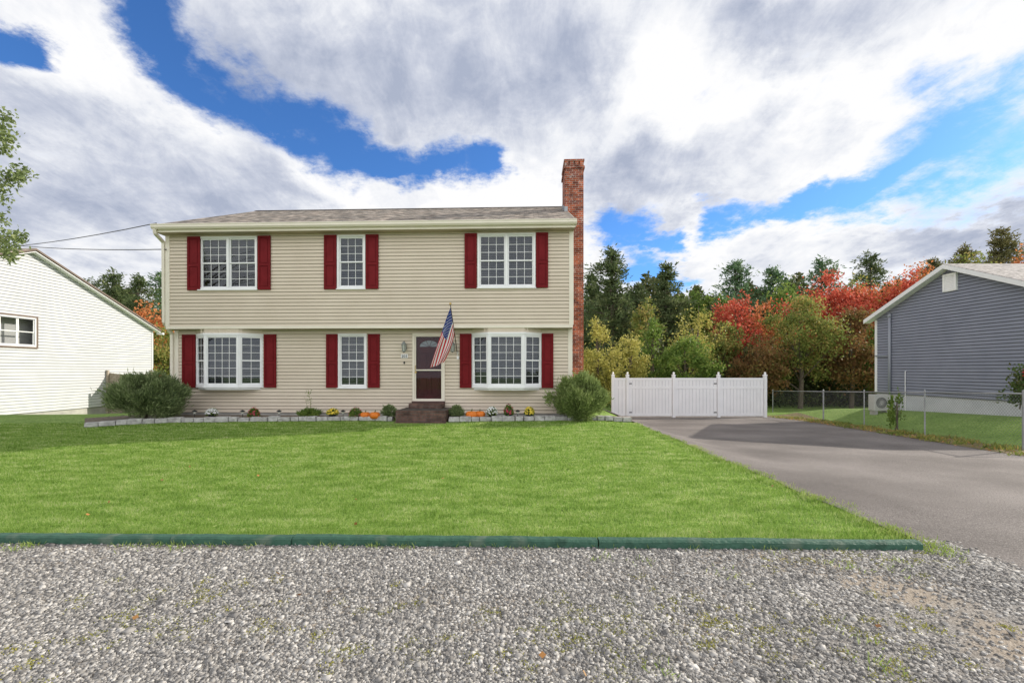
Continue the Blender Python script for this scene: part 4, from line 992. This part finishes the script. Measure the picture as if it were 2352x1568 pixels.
# ------------------------------------------------------------ sun, sky
AZ, EL = R(22), R(25.5)
S = Vector((math.cos(EL)*math.cos(AZ), math.cos(EL)*math.sin(AZ), math.sin(EL)))
sl = bpy.data.lights.new('sun', 'SUN'); sl.energy = 5; sl.angle = R(.5); sl.color = (1, .92, .80)
so = bpy.data.objects.new('sun', sl); C.objects.link(so); so.rotation_euler = S.to_track_quat('Z', 'Y').to_euler(); so.location = (30, 10, 30)
w = bpy.data.worlds.new('World'); scene.world = w; w.use_nodes = True; t = w.node_tree
for n_ in list(t.nodes): t.nodes.remove(n_)
out = nd(t, 'ShaderNodeOutputWorld'); bg = nd(t, 'ShaderNodeBackground'); bg.inputs[1].default_value = .1; t.links.new(bg.outputs[0], out.inputs[0])
sk = nd(t, 'ShaderNodeTexSky', sky_type='NISHITA'); sk.sun_disc = False; sk.sun_elevation = EL; sk.sun_rotation = R(68); sk.air_density = 1.0; sk.dust_density = .4; sk.ozone_density = 3
tc = nd(t, 'ShaderNodeTexCoord'); sp = nd(t, 'ShaderNodeSeparateXYZ'); t.links.new(tc.outputs['Generated'], sp.inputs[0])
def mth(op, a, b_=None, cl=False):
    m = nd(t, 'ShaderNodeMath', operation=op); m.use_clamp = cl
    for i, x in enumerate((a, b_)):
        if x is None: continue
        if isinstance(x, (int, float)): m.inputs[i].default_value = x
        else: t.links.new(x, m.inputs[i])
    return m.outputs[0]
az = mth('ARCTAN2', sp.outputs[0], sp.outputs[1]); el = mth('ARCSINE', sp.outputs[2])
cb = nd(t, 'ShaderNodeCombineXYZ'); t.links.new(az, cb.inputs[0]); t.links.new(el, cb.inputs[1])
zz = mth('MAXIMUM', mth('ADD', sp.outputs[2], .18), .05)
cp = nd(t, 'ShaderNodeCombineXYZ'); t.links.new(mth('DIVIDE', sp.outputs[0], zz), cp.inputs[0]); t.links.new(mth('DIVIDE', sp.outputs[1], zz), cp.inputs[1])
def noise(vec, sc, det, ro, dist=0):
    n = nd(t, 'ShaderNodeTexNoise'); n.inputs['Scale'].default_value = sc; n.inputs['Detail'].default_value = det; n.inputs['Roughness'].default_value = ro; n.inputs['Distortion'].default_value = dist
    t.links.new(vec, n.inputs['Vector']); return n
wn = noise(cp.outputs[0], 2.6, 9, .65)
wv = nd(t, 'ShaderNodeVectorMath', operation='SUBTRACT'); t.links.new(wn.outputs['Color'], wv.inputs[0]); wv.inputs[1].default_value = (.5,.5,.5)
ws = nd(t, 'ShaderNodeVectorMath', operation='SCALE'); t.links.new(wv.outputs[0], ws.inputs[0]); ws.inputs[3].default_value = .22
wa = nd(t, 'ShaderNodeVectorMath', operation='ADD'); t.links.new(cb.outputs[0], wa.inputs[0]); t.links.new(ws.outputs[0], wa.inputs[1])
fl_ = nd(t, 'ShaderNodeVectorMath', operation='MULTIPLY'); t.links.new(wa.outputs[0], fl_.inputs[0]); fl_.inputs[1].default_value = (1,1,0)
PV = fl_.outputs[0]
def pe(px, py):
    x = (px-CX)/F; z = (HY-py)/F; return (math.atan2(x, 1), math.asin(z/math.sqrt(1+x*x+z*z)), 0)
def capsule(p, q, r):
    a = Vector(pe(*p)); b_ = Vector(pe(*q)); ba = b_-a; rr = r/F
    s1 = nd(t, 'ShaderNodeVectorMath', operation='SUBTRACT'); t.links.new(PV, s1.inputs[0]); s1.inputs[1].default_value = a
    d = nd(t, 'ShaderNodeVectorMath', operation='DOT_PRODUCT'); t.links.new(s1.outputs[0], d.inputs[0]); d.inputs[1].default_value = ba/max(ba.length_squared, 1e-6)
    h = mth('MULTIPLY', d.outputs['Value'], 1.0, True)
    s2 = nd(t, 'ShaderNodeVectorMath', operation='SCALE'); s2.inputs[0].default_value = ba; t.links.new(h, s2.inputs[3])
    s3 = nd(t, 'ShaderNodeVectorMath', operation='DISTANCE'); t.links.new(s1.outputs[0], s3.inputs[0]); t.links.new(s2.outputs[0], s3.inputs[1])
    mr = nd(t, 'ShaderNodeMapRange', interpolation_type='SMOOTHSTEP'); mr.inputs[1].default_value = 0; mr.inputs[2].default_value = rr; mr.inputs[3].default_value = 1; mr.inputs[4].default_value = 0
    t.links.new(s3.outputs['Value'], mr.inputs[0]); return mr.outputs[0]
def union(items):
    o = None
    for it in items:
        c = capsule(*it); o = c if o is None else mth('MAXIMUM', o, c)
    return o
blue = union([((300,-40),(380,120),90), ((380,120),(600,220),95), ((600,220),(820,340),110), ((800,345),(1130,385),80), ((-40,60),(60,90),60),
              ((2420,290),(2150,340),175), ((2150,360),(1950,440),105), ((1950,445),(1650,492),70), ((1450,545),(1400,520),95), ((1560,640),(1450,610),75), ((1480,560),(1560,540),60)])
dark = union([((60,440),(620,440),180), ((60,260),(300,300),160), ((560,130),(1300,130),220), ((1400,440),(1560,400),140), ((1500,330),(1850,300),110), ((2100,560),(2500,520),110), ((1750,40),(2150,30),130), ((1900,120),(1800,120),90)])
white = union([((2000,200),(2350,100),230), ((1500,180),(1800,250),140), ((700,330),(780,410),80), ((1600,520),(2300,430),60), ((100,150),(450,190),90), ((1000,470),(1250,470),80)])
n1 = noise(cp.outputs[0], 1.5, 12, .64, .3); n2 = noise(cp.outputs[0], 1.1, 9, .6, .2); n3 = noise(cb.outputs[0], 7, 12, .66, .4)
n4 = noise(cp.outputs[0], 5.5, 10, .66, .5)
mpw = nd(t, 'ShaderNodeMapping'); mpw.inputs['Rotation'].default_value = (0, 0, .55); mpw.inputs['Scale'].default_value = (5.5, 1.1, 1); t.links.new(cp.outputs[0], mpw.inputs[0])
n5 = noise(mpw.outputs[0], 1.3, 11, .66, .6)
cov = mth('ADD', mth('MULTIPLY', n1.outputs[0], .30), mth('MULTIPLY', n3.outputs[0], .25))
cov = mth('ADD', cov, mth('ADD', mth('MULTIPLY', n4.outputs[0], .25), mth('MULTIPLY', n5.outputs[0], .20)))
cov = mth('ADD', mth('MULTIPLY', mth('SUBTRACT', cov, .5), 1.9), .5)
cov = mth('SUBTRACT', mth('ADD', cov, .16), mth('MULTIPLY', blue, .56))
al = nd(t, 'ShaderNodeMapRange', interpolation_type='SMOOTHSTEP'); al.inputs[1].default_value = .14; al.inputs[2].default_value = .54; t.links.new(cov, al.inputs[0])
shd = mth('ADD', mth('MULTIPLY', mth('SUBTRACT', n2.outputs[0], .5), 1.2), mth('MULTIPLY', mth('SUBTRACT', n4.outputs[0], .5), .9))
shd = mth('ADD', shd, mth('ADD', mth('MULTIPLY', mth('SUBTRACT', n3.outputs[0], .5), 1.4), mth('MULTIPLY', mth('SUBTRACT', n5.outputs[0], .5), .8)))
shd = mth('ADD', shd, mth('SUBTRACT', mth('MULTIPLY', dark, .62), mth('MULTIPLY', white, .5)))
shd = mth('ADD', shd, .18, True)
cc_ = ramp(t, shd, [(1.0,1.0,1.01),(.86,.88,.93),(.58,.62,.73),(.42,.47,.60)], [0,.3,.7,1])
bk = nd(t, 'ShaderNodeMapRange', interpolation_type='SMOOTHSTEP'); bk.inputs[1].default_value = .1; bk.inputs[2].default_value = -.6; bk.inputs[3].default_value = 10.0; bk.inputs[4].default_value = 17  # unseen sky behind the camera, brightened to light the house front
t.links.new(sp.outputs[1], bk.inputs[0])
zn = nd(t, 'ShaderNodeMapRange', interpolation_type='SMOOTHSTEP'); zn.inputs[1].default_value = .64; zn.inputs[2].default_value = .9; zn.inputs[3].default_value = 1; zn.inputs[4].default_value = .4  # unseen zenith dimmed to cut the overhead fill on the ground
t.links.new(sp.outputs[2], zn.inputs[0])
csc = nd(t, 'ShaderNodeVectorMath', operation='SCALE'); t.links.new(cc_, csc.inputs[0]); t.links.new(mth('MULTIPLY', bk.outputs[0], zn.outputs[0]), csc.inputs[3])
tint = nd(t, 'ShaderNodeVectorMath', operation='MULTIPLY'); t.links.new(sk.outputs[0], tint.inputs[0]); tint.inputs[1].default_value = (.72, 1.22, 1.85)
mix = nd(t, 'ShaderNodeMix', data_type='RGBA'); t.links.new(al.outputs[0], mix.inputs[0]); t.links.new(tint.outputs[0], mix.inputs[6]); t.links.new(csc.outputs[0], mix.inputs[7])
t.links.new(mix.outputs[2], bg.inputs[0])

scene.view_settings.view_transform = 'Standard'; scene.view_settings.look = 'None'; scene.view_settings.exposure = 0
cam = bpy.data.cameras.new('camera'); cam.sensor_width = 36; cam.lens = 36*F/2352; cam.shift_y = (HY-784)/2352; cam.clip_end = 3000
co = bpy.data.objects.new('camera', cam); C.objects.link(co); co.location = (0, 0, CH); co.rotation_euler = (R(90), 0, 0); scene.camera = co
